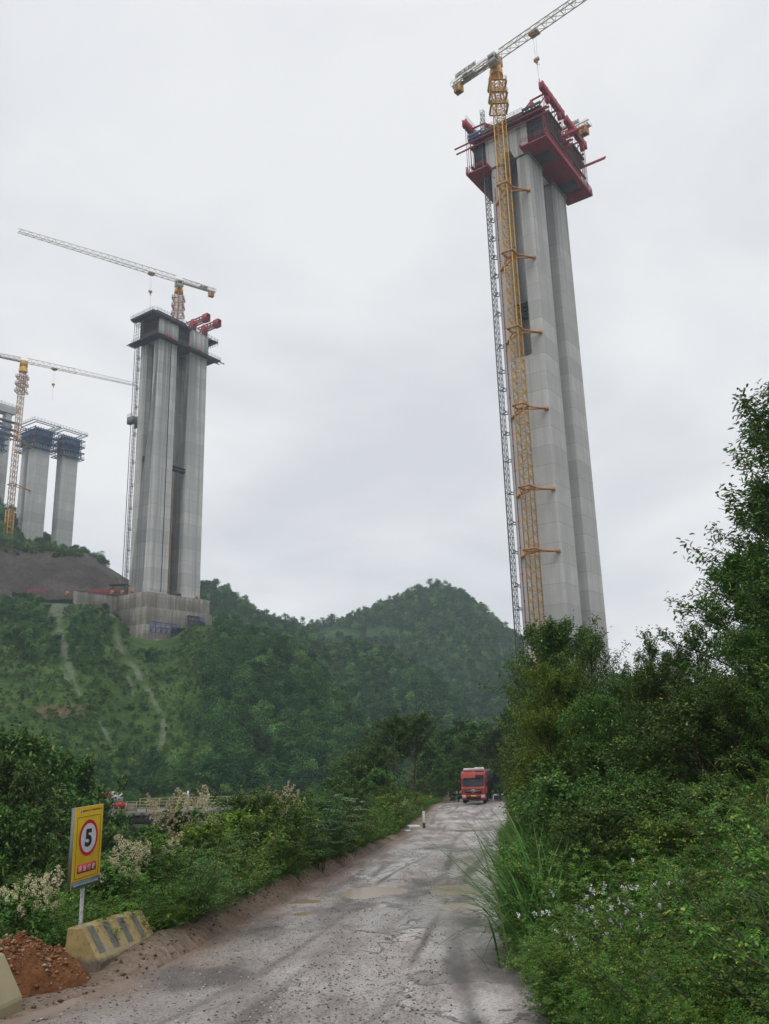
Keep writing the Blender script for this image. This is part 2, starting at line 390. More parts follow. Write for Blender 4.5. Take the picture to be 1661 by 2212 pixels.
# loose stones on the road (uncountable)
def rocks(n, fx, mat, name, label, smin, smax):
    ico = np.array([(1, 0, 0), (-1, 0, 0), (0, 1, 0), (0, -1, 0), (0, 0, 1), (0, 0, -1)], float)
    tri = np.array([(0, 2, 4), (2, 1, 4), (1, 3, 4), (3, 0, 4), (2, 0, 5), (1, 2, 5), (3, 1, 5), (0, 3, 5)])
    x, y, z = fx(n); s = smin*(smax/smin)**(RNG.random(n)**2.2)
    an = RNG.random(n)*6.28; A = ico[None]*(1+.5*(RNG.random((n, 6, 3))-.5))*s[:, None, None]*np.array([1, .8, .6])
    c, si = np.cos(an)[:, None], np.sin(an)[:, None]
    A = np.stack([A[..., 0]*c-A[..., 1]*si, A[..., 0]*si+A[..., 1]*c, A[..., 2]], -1)
    V = A+np.stack([x, y, z+.25*s], -1)[:, None]
    F = (np.arange(n)[:, None, None]*6+tri[None]).reshape(-1, 3)
    return tag(link(name, mesh_np(name, V.reshape(-1, 3), F, mat)), label, 'gravel', kind='stuff')
t = NT('stones').set(.8, 0, .3); ge = t.n('ShaderNodeNewGeometry')
t.col(t.ramp(ge.outputs['Random Per Island'], [(0, (.09, .086, .084)), (.5, (.22, .205, .195)), (.8, (.36, .33, .30)), (1, (.5, .47, .44))])); M['stones'] = t.m
def on_road(n):
    y = 8+34*RNG.random(n)**2.0; s = RNG.random(n)*1.05; k = fbm(s*9, y*.45, 1.6, 4, 44)
    m = np.argsort(-(k+.22*RNG.random(n)))[:n]
    x = road_l(y)+(road_r(y)-road_l(y))*s
    keep = (k+.25*RNG.random(n)) > .06
    for p in PUD: keep &= (((x-p[0])/p[2])**2+((y-p[1])/p[3])**2) > 1.3
    x, y = x[keep], y[keep]; q = RNG.integers(0, len(x), n)
    x = x[q]+RNG.normal(0, .10, n); y = y[q]+RNG.normal(0, .10, n)
    return x, y, road_height(x, y)
rocks(22000, on_road, M['stones'], 'gravel', 'loose grey gravel scattered over the muddy road', .005, .026)
def on_berm(n):
    y = 8+30*RNG.random(n)**1.6; x = road_l(y)-1.4*RNG.random(n); return x, y, ground_h(x, y)
t = NT('mud_clods').set(.95, 0, .1); ge = t.n('ShaderNodeNewGeometry')
t.col(t.ramp(ge.outputs['Random Per Island'], [(0, (.07, .05, .038)), (.7, (.16, .12, .09)), (1, (.24, .2, .16))])); M['clods'] = t.m
rocks(3500, on_berm, M['clods'], 'mud_clods', 'brown mud clods along the left road edge', .006, .045)

# ------------------------------------------------------------------ hills
def hillmat(name, c1, c2, c3, sc, special=None):
    t = NT(name).set(.95, 0, .1); co = t.coord('Object')
    a = t.noise(co, sc, 8, .62); b = t.noise(co, sc*7, 6, .68)
    c = t.ramp(a, [(.32, c1), (.52, c2), (.72, c3)])
    c = t.mix(.65, c, t.ramp(b, [(.3, g3(.5)), (.65, g3(1.25))]), 'MULTIPLY')
    if special:
        for nm, (ca, cb) in special.items():
            at = t.n('ShaderNodeAttribute'); at.attribute_name = nm
            s = t.noise(co, .5, 8, .75); c = t.mix(at.outputs['Fac'], c, t.ramp(s, [(.3, ca), (.7, cb)]))
    t.col(c); t.bump(b, .8, .5); return t.m
M['hill_green'] = hillmat('hill_green', (.02, .05, .015), (.035, .08, .022), (.06, .115, .035), .05)
M['hill_grass'] = hillmat('hill_grass', (.024, .058, .012), (.048, .095, .02), (.10, .145, .036), .10,
                          {'scree': ((.06, .08, .035), (.24, .23, .205)), 'bare': ((.10, .07, .04), (.19, .13, .075))})
M['hill_cut'] = hillmat('hill_cut', (.05, .043, .04), (.085, .073, .066), (.125, .108, .096), .12)
class Hill:
    def __init__(s, name, cols, Lb, drop, bulge, mat, nu=200, nt=120, amp=2.0, sc=22, seed=0, tb=.75, label='', kind='structure'):
        cols = np.array(cols, float)      # u, v, D, foot D, foot z
        u = np.linspace(cols[0, 0], cols[-1, 0], nu)
        ip = [np.interp(u, cols[:, 0], cols[:, k]) for k in range(5)]
        ker = np.ones(9)/9
        if nu > 100:
            ip[1] = np.convolve(np.pad(ip[1], 4, 'edge'), ker, 'valid'); ip[2] = np.convolve(np.pad(ip[2], 4, 'edge'), ker, 'valid')
        Q = np.array([P(a, b, d) for a, b, d in zip(u, ip[1], ip[2])]); h = Q[:, :2]/np.linalg.norm(Q[:, :2], axis=1)[:, None]
        t = np.concatenate([np.linspace(0, 1, int(nt*tb)), 1+np.linspace(0, 1, nt-int(nt*tb)+1)[1:]])
        T = t[None]; tf = np.clip(T, 0, 1); tbk = np.clip(T-1, 0, 1)
        D = ip[3][:, None]+(ip[2]-ip[3])[:, None]*tf + Lb*tbk
        g = tf + bulge*tf*(1-tf)
        Z = ip[4][:, None]+(Q[:, 2]-ip[4])[:, None]*g - drop*tbk**1.3
        X = h[:, :1]*D; Y = h[:, 1:]*D
        fade = np.clip(np.abs(T-1)/.12, .15, 1)*np.clip(T/.1, 0, 1)
        Z = Z + amp*2*fbm(X, Y, sc, 5, seed)*fade
        s.V = np.stack([X, Y, Z], -1); s.u = u; s.t = t; s.nu, s.nt = nu, len(t)
        i = (np.arange(nu-1)[:, None]*s.nt+np.arange(s.nt-1)[None]).ravel()
        s.F = np.stack([i, i+s.nt, i+s.nt+1, i+1], -1)
        s.me = mesh_np(name, s.V.reshape(-1, 3), s.F, mat, True)
        s.o = tag(link(name, s.me), label, 'hill', kind='structure')
    def sample(s, n, tmax=1.25):
        A = s.V; e1 = A[1:, :-1]-A[:-1, :-1]; e2 = A[:-1, 1:]-A[:-1, :-1]
        w = np.linalg.norm(np.cross(e1, e2), axis=-1); w[:, s.t[:-1] > tmax] = 0
        k = RNG.choice(w.size, n, p=w.ravel()/w.sum()); i, j = np.divmod(k, w.shape[1]); a, b = RNG.random(n), RNG.random(n)
        return A[i, j]+e1[i, j]*a[:, None]+e2[i, j]*b[:, None]
def projA(X): 
    q = X-CAM; w = q@CF; return 830.5+FOC*(q@CR)/w, 1106-FOC*(q@CU)/w
# near left hillside that carries the left pier
H1 = Hill('hillside', [(-900, 1260, 255, 150, -11), (-300, 1282, 272, 150, -11), (0, 1300, 283, 150, -11), (165, 1304, 286, 150, -11), (250, 1326, 287, 150, -11), (280, 1372, 282, 150, -11), (300, 1381, 280, 150, -11), (366, 1382, 281, 150, -11), (386, 1370, 283, 150, -11), (408, 1352, 286, 151, -11), (457, 1350, 291, 152, -11), (505, 1366, 287, 156, -11), (560, 1384, 280, 160, -11), (620, 1412, 270, 165, -11), (680, 1458, 258, 168, -11),
    (720, 1508, 248, 168, -12), (760, 1562, 236, 165, -12), (800, 1612, 224, 160, -12), (860, 1680, 206, 150, -13)], 45, 2, .12, M['hill_grass'], 420, 260, 1.6, 20, 11, .8,
    'green grassy hillside under the left concrete pier')
H1b = Hill('cut_slope', [(-700, 1060, 335, 300, 48), (-200, 1120, 330, 300, 49), (0, 1172, 326, 301, 49), (60, 1186, 325, 301, 49), (160, 1197, 322, 301, 50), (192, 1203, 320, 301, 50),
    (216, 1226, 316, 301, 50), (244, 1250, 313, 301, 50), (285, 1276, 309, 301, 50)], 60, -14, .5, M['hill_cut'], 160, 90, 1.3, 9, 23, .6, 'dark brown bare earth cutting behind the site bench')
H6 = Hill('wooded_rise', [(-500, 960, 450, 360, 75), (-200, 1020, 440, 360, 75), (0, 1092, 432, 360, 76), (40, 1120, 430, 360, 76), (75, 1150, 428, 362, 76), (110, 1178, 424, 364, 76), (150, 1200, 416, 366, 76), (230, 1215, 400, 366, 74)],
    60, 20, .2, M['hill_green'], 120, 60, 1.5, 14, 31, .7, 'dark wooded rise behind the small far piers')
H2 = Hill('middle_hill', [(430, 1345, 400, 300, -5), (560, 1383, 395, 300, -8), (640, 1378, 390, 300, -10), (700, 1415, 384, 300, -10), (745, 1408, 386, 300, -10), (790, 1402, 390, 300, -10), (860, 1432, 386, 295, -10), (930, 1472, 378, 290, -11),
    (985, 1512, 368, 280, -11), (1015, 1565, 352, 270, -12), (1080, 1640, 330, 260, -12), (1200, 1665, 320, 250, -12)], 90, 30, .35, M['hill_green'], 220, 120, 3.5, 30, 41, .75, 'middle wooded hill between the near slope and the far dome')
H3 = Hill('far_hill', [(430, 1345, 640, 410, -16), (560, 1338, 630, 410, -16), (650, 1354, 620, 410, -16), (715, 1348, 618, 410, -16), (800, 1322, 615, 410, -16), (870, 1293, 618, 410, -16), (915, 1274, 620, 410, -16), (945, 1267, 620, 410, -16), (985, 1276, 620, 410, -16), (1030, 1310, 615, 410, -16),
    (1070, 1347, 608, 410, -16), (1110, 1372, 600, 410, -16), (1200, 1420, 580, 410, -16), (1400, 1470, 560, 410, -16), (1700, 1480, 560, 410, -16)], 200, 60, .25, M['hill_green'], 260, 150, 5, 55, 51, .75, 'far dome shaped wooded hill between the two piers')
H4 = Hill('left_dome_hill', [(330, 1330, 480, 390, -10), (400, 1283, 482, 390, -10), (440, 1270, 484, 390, -10), (472, 1272, 484, 390, -10), (512, 1297, 480, 390, -10), (560, 1332, 472, 390, -10), (610, 1356, 462, 390, -10), (670, 1374, 450, 390, -10)],
    120, 40, .3, M['hill_green'], 140, 80, 3, 35, 61, .75, 'wooded hill just right of the left pier')
# colour marks that the hillside really has: scree chutes and bare earth
HV = H1.V.reshape(-1, 3); hu, hv = projA(HV)
def segdist(pts):
    d = np.full(len(hu), 1e9)
    for (a, b, wa), (c, e, wb) in zip(pts[:-1], pts[1:]):
        t_ = np.clip(((hu-a)*(c-a)+(hv-b)*(e-b))/((c-a)**2+(e-b)**2), 0, 1)
        d = np.minimum(d, np.hypot(hu-a-t_*(c-a), hv-b-t_*(e-b))/(wa+(wb-wa)*t_)/.62)
    return d
SCREE = [[(120, 1292, 16), (118, 1340, 14), (138, 1400, 11), (152, 1450, 8), (172, 1500, 4)], [(247, 1335, 9), (257, 1400, 8), (290, 1440, 8), (318, 1490, 6), (352, 1550, 4), (350, 1600, 6), (338, 1630, 5)],
         [(277, 1460, 5), (288, 1500, 4)], [(215, 1560, 3), (248, 1620, 5)], [(150, 1480, 4), (130, 1440, 3)], [(360, 1640, 5), (386, 1662, 7)]]
nz = 1.2*fbm(HV[:, 0], HV[:, 2]*.6, 3.2, 5, 71)
sc_ = np.zeros(len(hu))
for s_ in SCREE: sc_ = np.maximum(sc_, np.clip(1.15-segdist(s_)+4.2*nz, 0, .7))
sc_ = np.maximum(sc_, np.clip((1345-hv)/18, 0, 1)*np.clip((hu-60)/60, 0, 1)*np.clip((310-hu)/30, 0, 1)*np.clip(.6+1.5*nz, 0, 1)*.8)
attr(H1.me, 'scree', sc_)
br = np.clip(1-np.hypot((hu-115)/55, (hv-1535)/16)+.5+1.5*nz, 0, 1)*np.clip(1.6-np.hypot((hu-115)/70, (hv-1535)/25), 0, 1)
br = np.maximum(br, np.clip(1.3-segdist([(0, 1440, 6), (60, 1462, 5)])+nz, 0, 1)*.6)
br = np.maximum(br, np.clip(1.2-segdist([(0, 1522, 4), (60, 1535, 5), (150, 1545, 5), (300, 1520, 3)])+nz, 0, 1)*.5)
attr(H1.me, 'bare', br*.8)
# ------------------------------------------------------------------ bridge works. local frame: x = across the bridge (b), y = along it (a), z up
TH = rad(55); EB = np.array([math.cos(TH), math.sin(TH), 0]); EA = np.array([-math.sin(TH), math.cos(TH), 0])
def rect(x0, y0, x1, y1): return [(x0, y0), (x1, y0), (x1, y1), (x0, y1)]
def rail(mb, pts, h=1.2, step=2.0, w=.06, rails=(.45, .8, 1.2)):
    """guard rail along a polyline"""
    pts = [np.asarray(p, float) for p in pts]
    for p, q in zip(pts[:-1], pts[1:]):
        L = np.linalg.norm(q-p); n = max(1, int(L/step))
        for i in range(n+1): a = p+(q-p)*i/n; mb.bar(a, a+[0, 0, h], w)
        for r in rails: mb.bar(p+[0, 0, r], q+[0, 0, r], w*.8)
    return mb
def lattice(mb, p, q, w, n, c=.16, d=.09, ref=(1, 0, 0)):
    """square four-chord lattice from p to q"""
    p = np.asarray(p, float); q = np.asarray(q, float); ax = q-p; L = np.linalg.norm(ax); ax /= L
    r = np.asarray(ref, float); r = r-ax*(r@ax); r /= np.linalg.norm(r); s = np.cross(ax, r)
    cs = [(r*i+s*j)*w/2 for i, j in ((-1, -1), (1, -1), (1, 1), (-1, 1))]
    for k in cs: mb.bar(p+k, q+k, c)
    for i in range(n):
        a = p+ax*L*i/n; b = p+ax*L*(i+1)/n; m = (a+b)/2
        for k in range(4):
            u, v = cs[k], cs[(k+1) % 4]
            mb.bar(a+u, a+v, d); mb.bar(a+u, m+v, d); mb.bar(m+v, b+u, d)
    return mb
def jib_truss(mb, p, q, w, h, n, c=.14, d=.08, taper=1.0):
    """triangular jib: two bottom chords, one top chord"""
    p = np.asarray(p, float); q = np.asarray(q, float); ax = q-p; L = np.linalg.norm(ax); ax /= L
    s = np.cross(ax, [0, 0, 1.]); s /= np.linalg.norm(s); up = np.cross(s, ax)
    def pt(t, k): f = 1+(taper-1)*t; return p+ax*L*t+(up*h*f if k == 0 else s*w*.5*f*(1 if k == 1 else -1))
    for k, cc in ((0, c), (1, c), (2, c)): mb.bar(pt(0, k), pt(1, k), cc)
    for i in range(n):
        a, m, b = i/n, (i+.5)/n, (i+1)/n
        for k in (1, 2): mb.bar(pt(a, k), pt(m, 0), d); mb.bar(pt(m, 0), pt(b, k), d)
        mb.bar(pt(a, 1), pt(a, 2), d); mb.bar(pt(a, 1), pt(b, 2), d)
    return mb

def shaft(parent, x0, x1, L, zt, zslot, limb, mat):
    if zslot is None: poly = [(0, 0), (L, 0), (L, zt), (0, zt)]
    else: poly = [(0, 0), (L, 0), (L, zt), (L-limb, zt), (L-limb, zslot), (limb, zslot), (limb, zt), (0, zt)]
    return prism('shaft', poly, (x0, x1), 0, mat, parent, .45)

# ---- right pier -------------------------------------------------------------------------------------------------
ZB = 6.0
RO = P(1221, 1289, 180); RO[2] = ZB
rp = thing('bridge_pier', 'tall twin column concrete pier on the right with red travellers on top', 'bridge pier', RO, TH, None)
LA = 10.6; zt = 141.0-ZB; zsl = 87.6-ZB
for x0 in (0, 14.8):
    shaft(rp, x0, x0+8.5, LA, zt, zsl, 3.4, M['pier_concrete']); MB().box(x0+5.4, 3.402, zsl+.003, x0+7.4, LA-3.402, zt-.01).build('slot_shade_wall', M['pier_concrete'], rp)  # wall added inside each slot to block light from behind and darken it
MB().box(8.502, 7.2, 0, 14.798, 8.4, zt-4).build('gap_shade_wall', M['pier_concrete'], rp)  # added wall between the columns, there to keep the gap dark
for x0 in (0, 14.8):                                                # box girder block on each shaft, haunched underside
    poly = [(-.35, zt), (3.6, zt), (4.6, zt+2.6), (LA-4.6, zt+2.6), (LA-3.6, zt), (LA+.8, zt), (LA+.8, zt+9.3), (-.35, zt+9.3)]
    g = prism('girder_block', poly, (x0-.25, x0+8.75), 0, M['pier_concrete'], rp, .06)
    fl = [(x0-2.2, zt+9.5), (x0-.3, zt+9.303), (x0+8.8, zt+9.303), (x0+10.7, zt+9.5), (x0+10.7, zt+10.5), (x0-2.2, zt+10.5)]
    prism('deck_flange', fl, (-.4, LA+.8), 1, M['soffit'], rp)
    mb = MB(); mb.box(x0-.32, -4.6, zt+.4, x0+8.82, -.353, zt+9.2)     # dark web shutters, seaward segment
    for k in range(9): mb.box(x0-.47, -4.5+k*.5, zt+.6, x0-.322, -4.4+k*.5, zt+9.1)
    for k in range(6): mb.box(x0-.55, -4.6, zt+1.2+k*1.4, x0-.472, -.36, zt+1.4+k*1.4)
    mb.build('web_shutter', M['dark_form'], rp)
    mb = MB(); mb.box(x0-.32, LA+.803, zt+.4, x0+8.82, LA+4.2, zt+9.2)
    for k in range(7): mb.box(x0-.47, LA+.9+k*.5, zt+.6, x0-.322, LA+1.0+k*.5, zt+9.1)
    mb.build('web_shutter', M['dark_form'], rp)
    for y0, y1 in ((-5.2, -.403), (LA+.803, LA+4.6)):                # wing shutters under the flange
        mb = MB()
        mb.obox(((x0-1.35), (y0+y1)/2, zt+9.75), (1.1, 0, .12), (0, (y1-y0)/2, 0), (0, 0, .12))
        mb.obox(((x0+9.85), (y0+y1)/2, zt+9.75), (1.1, 0, -.12), (0, (y1-y0)/2, 0), (0, 0, .12))
        n = int((y1-y0)/.7)
        for k in range(n+1):
            y = y0+(y1-y0)*k/n; mb.box(x0-2.4, y-.09, zt+9.9, x0-2.2, y+.09, zt+11.0); mb.bar((x0-2.3, y, zt+9.6), (x0-.5, y, zt+8.6), .12)
        mb.box(x0-2.44, y0, zt+10.1, x0-2.402, y1, zt+10.9); mb.box(x0-.4, y0+.02, zt+9.9, x0+8.9, y1-.02, zt+10.4)
        mb.build('wing_shutter', M['blue_form'] if y0 > 0 else M['dark_form'], rp)
mb = MB()
for z in (zsl+12, zsl+13.2):
    mb.box(3.0, 3.45, z, 3.5, LA-3.45, z+.5); mb.box(5.0, 3.45, z, 5.5, LA-3.45, z+.5)
mb.box(1.0, 3.45, zsl+14, 8.0, LA-3.45, zsl+14.3); mb.build('strut', M['dark_steel'], rp)
mb = MB(); mb.tube([(-.12, LA-1.0, 2), (-.12, LA-1.0, zt-6)], .09, 6)
for k in range(22): mb.box(-.2, LA-1.14, 6+k*6, -.02, LA-.86, 6.3+k*6)
mb.build('drain_pipe', M['red_dark'], rp)
mb = MB(); rail(mb, [(-2.1, -.3, zt+10.5), (-2.1, LA+.7, zt+10.5)], 1.2, 2.0, .07); mb.build('deck_railing', M['grey_steel'], rp)

# ---- red form travellers ----------------------------------------------------------------------------------------
def traveller(y_in, y_out, label, sgn):
    """hangs on the deck end; y_out is the free end"""
    t = thing('form_traveller', label, 'form traveller', RO+EA*y_out+np.array([0, 0, zt]), TH, 'red form travellers on the right pier')
    def Y(v): return v-y_out
    x0, x1 = -2.6, 26.8
    ya, yb = sorted((Y(y_in), Y(y_out)))
    zp = .15 if sgn < 0 else -.7; mb = MB()                                              # bottom platform: planks on cross beams, with two openings
    holes = [(17.6, 18.2), (18.9, 19.5)]
    xs_ = [x0, 20.4, 21.0, 21.6, 22.2, x1]
    mb.box(x0, ya, zp, 20.4, yb, zp+.35); mb.box(22.2, ya, zp, x1, yb, zp+.35)
    mb.box(20.4, ya, zp, 22.2, ya+1.2, zp+.35); mb.box(20.4, yb-1.6, zp, 22.2, yb, zp+.35); mb.box(21.05, ya+1.2, zp, 21.55, yb-1.6, zp+.35)
    n = int((x1-x0)/.42)
    for k in range(n):
        xx = x0+.15+k*.42
        if 20.2 < xx < 22.3: continue
        mb.box(xx, ya+.02, zp-.10, xx+.10, yb-.02, zp-.002)
    mb.build('platform', M['red_steel'], t)
    for xa in (2.1, 16.6): MB().box(xa, ya+1.3, zp-.16, xa+4.2, yb-1.5, zp-.104).build('shutter_panel', M['dark_form'], t)
    mb = MB()
    for yy in (ya, yb-.3): mb.box(x0-.1, yy, zp+.352, x1+.1, yy+.3, zp+.95)
    mb.build('edge_beam', M['red_dark'], t)
    yo = yb if sgn > 0 else ya; yo_r = yo-sgn*.1
    mb = MB(); rail(mb, [(x0, yo_r, zp+.95), (x1, yo_r, zp+.95)], 1.5, .75, .09, (.5, 1., 1.5)); rail(mb, [(x0, ya+.2, zp+.95), (x0, yb-.2, zp+.95)], 1.3, 1.2, .09)
    rail(mb, [(x1, ya+.2, zp+.95), (x1, yb-.2, zp+.95)], 1.3, 1.2, .09)
    mb.build('platform_railing', M['red_dark'], t)
    for c in (0, 14.8):
        top = 14.6
        mb = MB(); yc = yo-sgn*.3                                    # deep front beam across each deck
        for s in (-.4, .4): mb.box(c-2.6, yc+s-.16, top-.5, c+10.7, yc+s+.16, top+1.5)
        for k in range(6): mb.box(c-2.2+k*2.5, yc-.6, top-.6, c-1.8+k*2.5, yc+.6, top+1.6)
        for xx in (c+.4, c+7.6): mb.box(xx, yc-.45, top-2.4, xx+1.0, yc+.45, top-.1)
        mb.build('front_beam', M['red_steel'], t)
        mb = MB(); rail(mb, [(c-2.2, yc-.5*sgn, top+1.5), (c+10.7, yc-.5*sgn, top+1.5)], 1.3, 1.0, .06, (.6, 1.25)); mb.build('beam_railing', M['grey_steel'], t)
        mb = MB()                                                    # hanger rods
        for xx in (c-1.8, c-.8, c+.3, c+1.6, c+3.4, c+5.2, c+7.0, c+8.4, c+9.4, c+10.3):
            mb.bar((xx, yc+.1, zp+.9), (xx, yc+.1, top+.1), .11); 
        for xx in (c-1.2, c+4.2, c+9.8): mb.bar((xx, yc-sgn*.8, zp+.9), (xx, yc-sgn*.8, 10.6), .11)
        mb.build('hanger_rods', M['red_dark'], t)
        mb = MB(); back = yo-sgn*9.5; mid = yo-sgn*4.6                # main trusses: post, raking stays, back tie
        for xx in (c+.9, c+8.1):
            mb.bar((xx, mid, 10.6), (xx, mid, 15.2), .55); mb.bar((xx, mid, 15.1), (xx, yo, 15.3), .35); mb.bar((xx, mid, 10.9), (xx, yo, 11.0), .4)
            mb.bar((xx, mid, 15.0), (xx, back, 11.0), .28); mb.bar((xx+.5, mid, 15.0), (xx+.5, back+sgn*1.0, 11.0), .22); mb.bar((xx, mid, 10.9), (xx, back, 10.9), .4)
            mb.bar((xx, mid, 10.9), (xx, yo, 15.1), .25)
        mb.bar((c+.9, mid, 15.0), (c+8.1, mid, 15.0), .4)
        mb.bar((c+.9, mid, 12.0), (c+8.1, mid, 15.0), .16); mb.bar((c+8.1, mid, 12.0), (c+.9, mid, 15.0), .16)
        mb.build('main_truss', M['red_steel'], t)
        mb = MB()                                                    # outer sliding beams poking past the end
        for xx, z in ((c-2.0, 8.9), (c-1.2, 7.9), (c+9.3, 7.9), (c+10.2, 8.9)):
            lf = xx < c; MB().bar((xx, yo+sgn*(.4 if lf and sgn < 0 else 3.2 if lf else 5.2), z), (xx, yo-sgn*(11.0 if lf and c == 0 else 6.4), z), .26, .36).build('slide_beam', M['red_steel'], t)
        mb = MB()
        mb.box(c+.2, yc-.35, 3.2, c+8.3, yc+.35, 3.5); mb.box(c+.2, yc-.35, 9.2, c+8.3, yc+.35, 9.6)
        for k in range(9): mb.bar((c+.4+k, yc, 3.4), (c+.4+k, yc, 9.3), .07)
        mb.build('end_scaffold', M['dark_steel'], t)
    return t
traveller(1.0, -6.2, 'wide red form traveller hanging at the near end of the right deck', -1)
traveller(LA-.6, LA+5.6, 'red form traveller at the far left end of the right deck', 1)

# ---- left pier --------------------------------------------------------------------------------------------------
CO = P(316.5, 1277, 284); CAPZ = 36.0
cap = thing('pile_cap', 'stepped rain streaked concrete pile cap under the left pier', 'pile cap', (CO[0], CO[1], CAPZ), TH)
ct = CO[2]-CAPZ
MB().box(0, 0, ct-5.2, 28.2, 15.5, ct).build('upper_tier', M['cap_concrete'], cap, bevel=.08)
MB().box(-.5, -.6, ct-11.2, 28.9, 15.0, ct-5.203).build('lower_tier', M['cap_concrete'], cap, bevel=.08)
MB().box(-1.6, -1.6, ct-22, 9.5, 9.0, ct-11.203).build('plinth', M['cap_concrete'], cap, bevel=.08)
MB().box(-.2, -6.0, ct-24, 15, -1.62, ct-16.4).build('base_slab', M['cap_concrete'], cap, bevel=.08)
mb = MB(); rail(mb, [(.2, .15, ct), (14, .15, ct)], 1.1, 1.6, .07); rail(mb, [(.2, .15, ct), (.2, 6, ct)], 1.1, 1.6, .07); mb.build('cap_railing', M['grey_steel'], cap)
q = CO+EA*15.5; w = P(160, 1286, 287); d = (w-q); d[2] = 0; L = np.linalg.norm(d); d /= L
rw = thing('retaining_wall', 'low streaked concrete retaining wall left of the pile cap', 'wall', (q[0], q[1], q[2]-6.0), math.atan2(d[1], d[0]))
MB().box(.05, -.5, -1, L, .5, 6.0).build('wall_face', M['cap_concrete'], rw, bevel=.08)
MB().box(.05, -.75, 6.003, L, .6, 6.25).build('coping', M['soffit'], rw)

LO = CO+EB*2.95+EA*2.76; LZ = CO[2]
lp = thing('bridge_pier', 'tall rain streaked concrete twin pier standing on the stepped pile cap', 'bridge pier', (LO[0], LO[1], LZ), TH)
zt2 = 145.4-LZ
for x0 in (0, 14.8):
    shaft(lp, x0, x0+8.5, 11, zt2, .6, 3.5, M['stained_concrete'])
MB().box(8.502, 6.4, 0, 14.798, 7.6, zt2-1).build('gap_shade_wall', M['stained_concrete'], lp)  # added wall closing the column gap so that it falls darker
for x0 in (0, 14.8):
    g = MB().box(x0-.2, .3, zt2+.003, x0+8.7, 10.7, zt2+8.6).build('girder_block', M['stained_concrete'], lp)
    mb = MB()
    for hx in (x0+1.6,): mb.box(hx, .2, zt2+1.2, hx+.8, .298, zt2+2.1)
    mb.build('access_hole', M['dark_steel'], lp)
    prism('deck_flange', [(x0-2.2, zt2+8.9), (x0-.2, zt2+8.603), (x0+8.7, zt2+8.603), (x0+10.7, zt2+8.9), (x0+10.7, zt2+9.4), (x0-2.2, zt2+9.4)], (.3, 10.7), 1, M['stained_concrete'], lp)
    mb = MB()
    for s in ((x0-.9, x0-.23), (x0+8.73, x0+9.4)): mb.box(s[0], .8, zt2+.5, s[1], 10.4, zt2+8.5)
    mb.build('web_shutter', M['rust_rebar'], lp)
mb = MB()
for k in range(16): mb.bar((-1.0, .8+k*.62, zt2+.6), (-1.0, .8+k*.62, zt2+8.4), .12)
for k in range(7): mb.bar((-1.05, .8, zt2+1+k*1.1), (-1.05, 10.3, zt2+1+k*1.1), .1)
mb.build('rebar_mesh', M['rust_rebar'], lp); mb = MB()
for k in range(9): mb.bar((8.95+k*.62, .5, zt2+.6), (8.95+k*.62, .5, zt2+8.4), .12)
mb.bar((8.9, .5, zt2+4), (14.0, .5, zt2+4), .1); mb.build('rebar_mesh', M['rust_rebar'], lp)
mb = MB(); mb.box(9.5, 1.2, zt2+.5, 14.5, 10, zt2+8.5); mb.build('middle_shutter', M['dark_form'], lp)
for x0 in (-.2, 8.9, 14.6):
    pass
mb = MB(); mb.box(-4.6, -.7, zt2+8.75, -2.203, 11.8, zt2+9.1)
for k in range(13): mb.bar((-4.5, -.6+k, zt2+8.8), (-1.0, -.6+k, zt2+6.8), .16)
mb.box(-2.6, -1.0, zt2+9.403, 11.2, 0.2, zt2+9.7); mb.box(-4.4, -1.1, zt2+8.0, 11.4, -.2, zt2+9.2); mb.box(-4.55, -.19, zt2+8.2, -2.25, 11.5, zt2+8.72); mb.build('wing_shutter', M['dark_form'], lp)
mb = MB(); mb.box(9.2, .31, zt2+8.0, 15.6, 1.6, zt2+9.1); mb.box(11.6, -.7, zt2+8.2, 14.4, .3, zt2+9.3); mb.build('wing_shutter', M['dark_form'], lp)
mb = MB(); mb.box(25.51, .0, zt2+8.6, 28.6, 11.2, zt2+9.0)
for k in range(12): mb.bar((28.4, .1+k, zt2+8.6), (25.6, .1+k, zt2+7.2), .16)
for k in range(12): mb.bar((28.4, .1+k, zt2+8.6), (28.4, .1+k, zt2+7.5), .14)
mb.build('wing_shutter', M['dark_form'], lp)
mb = MB()                                                          # dark walkway round the foot of the girder
for bx in ((-3.6, -3.0, 27.4, -.32), (-3.6, -.318, -.26, 13.6), (23.8, -.318, 27.0, 13.6), (8.8, -.318, 14.5, 11)): mb.box(bx[0], bx[1], zt2-.55, bx[2], bx[3], zt2-.2)
for k in range(14): mb.bar((-4.4, -2.6+k*1.25, zt2-.75), (0, -2.6+k*1.25, zt2-.75), .22)
for k in range(16): mb.bar((-3+k*2.0, -3.3, zt2-.78), (-3+k*2.0, -.4, zt2-.78), .22)
mb.bar((-3.6, -2.7, zt2-.9), (29.5, -2.7, zt2-.9), .3); mb.bar((-3.6, -.9, zt2-.9), (28.5, -.9, zt2-.9), .3)
mb.build('walkway', M['dark_steel'], lp)
for a, b in ((-.6, 3.2), (10.2, 12.6), (15.2, 17.6)): MB().box(a, -3.1, zt2-.45, b, -3.003, zt2+.15).build('red_banner', M['red_steel'], lp)
mb = MB(); rail(mb, [(-4.5, 11.7, zt2+9.1), (-4.5, -.6, zt2+9.1), (-2.4, -.9, zt2+9.7), (11.2, -.9, zt2+9.7), (25.4, .4, zt2+9.4), (28.5, .1, zt2+9.0), (28.5, 11, zt2+9)], 1.3, 1.5, .07)
rail(mb, [(-3.5, 12, zt2-.2), (-3.5, -2.9, zt2-.2), (27.3, -2.9, zt2-.2), (27.3, 6, zt2-.2)], 1.2, 1.5, .06)
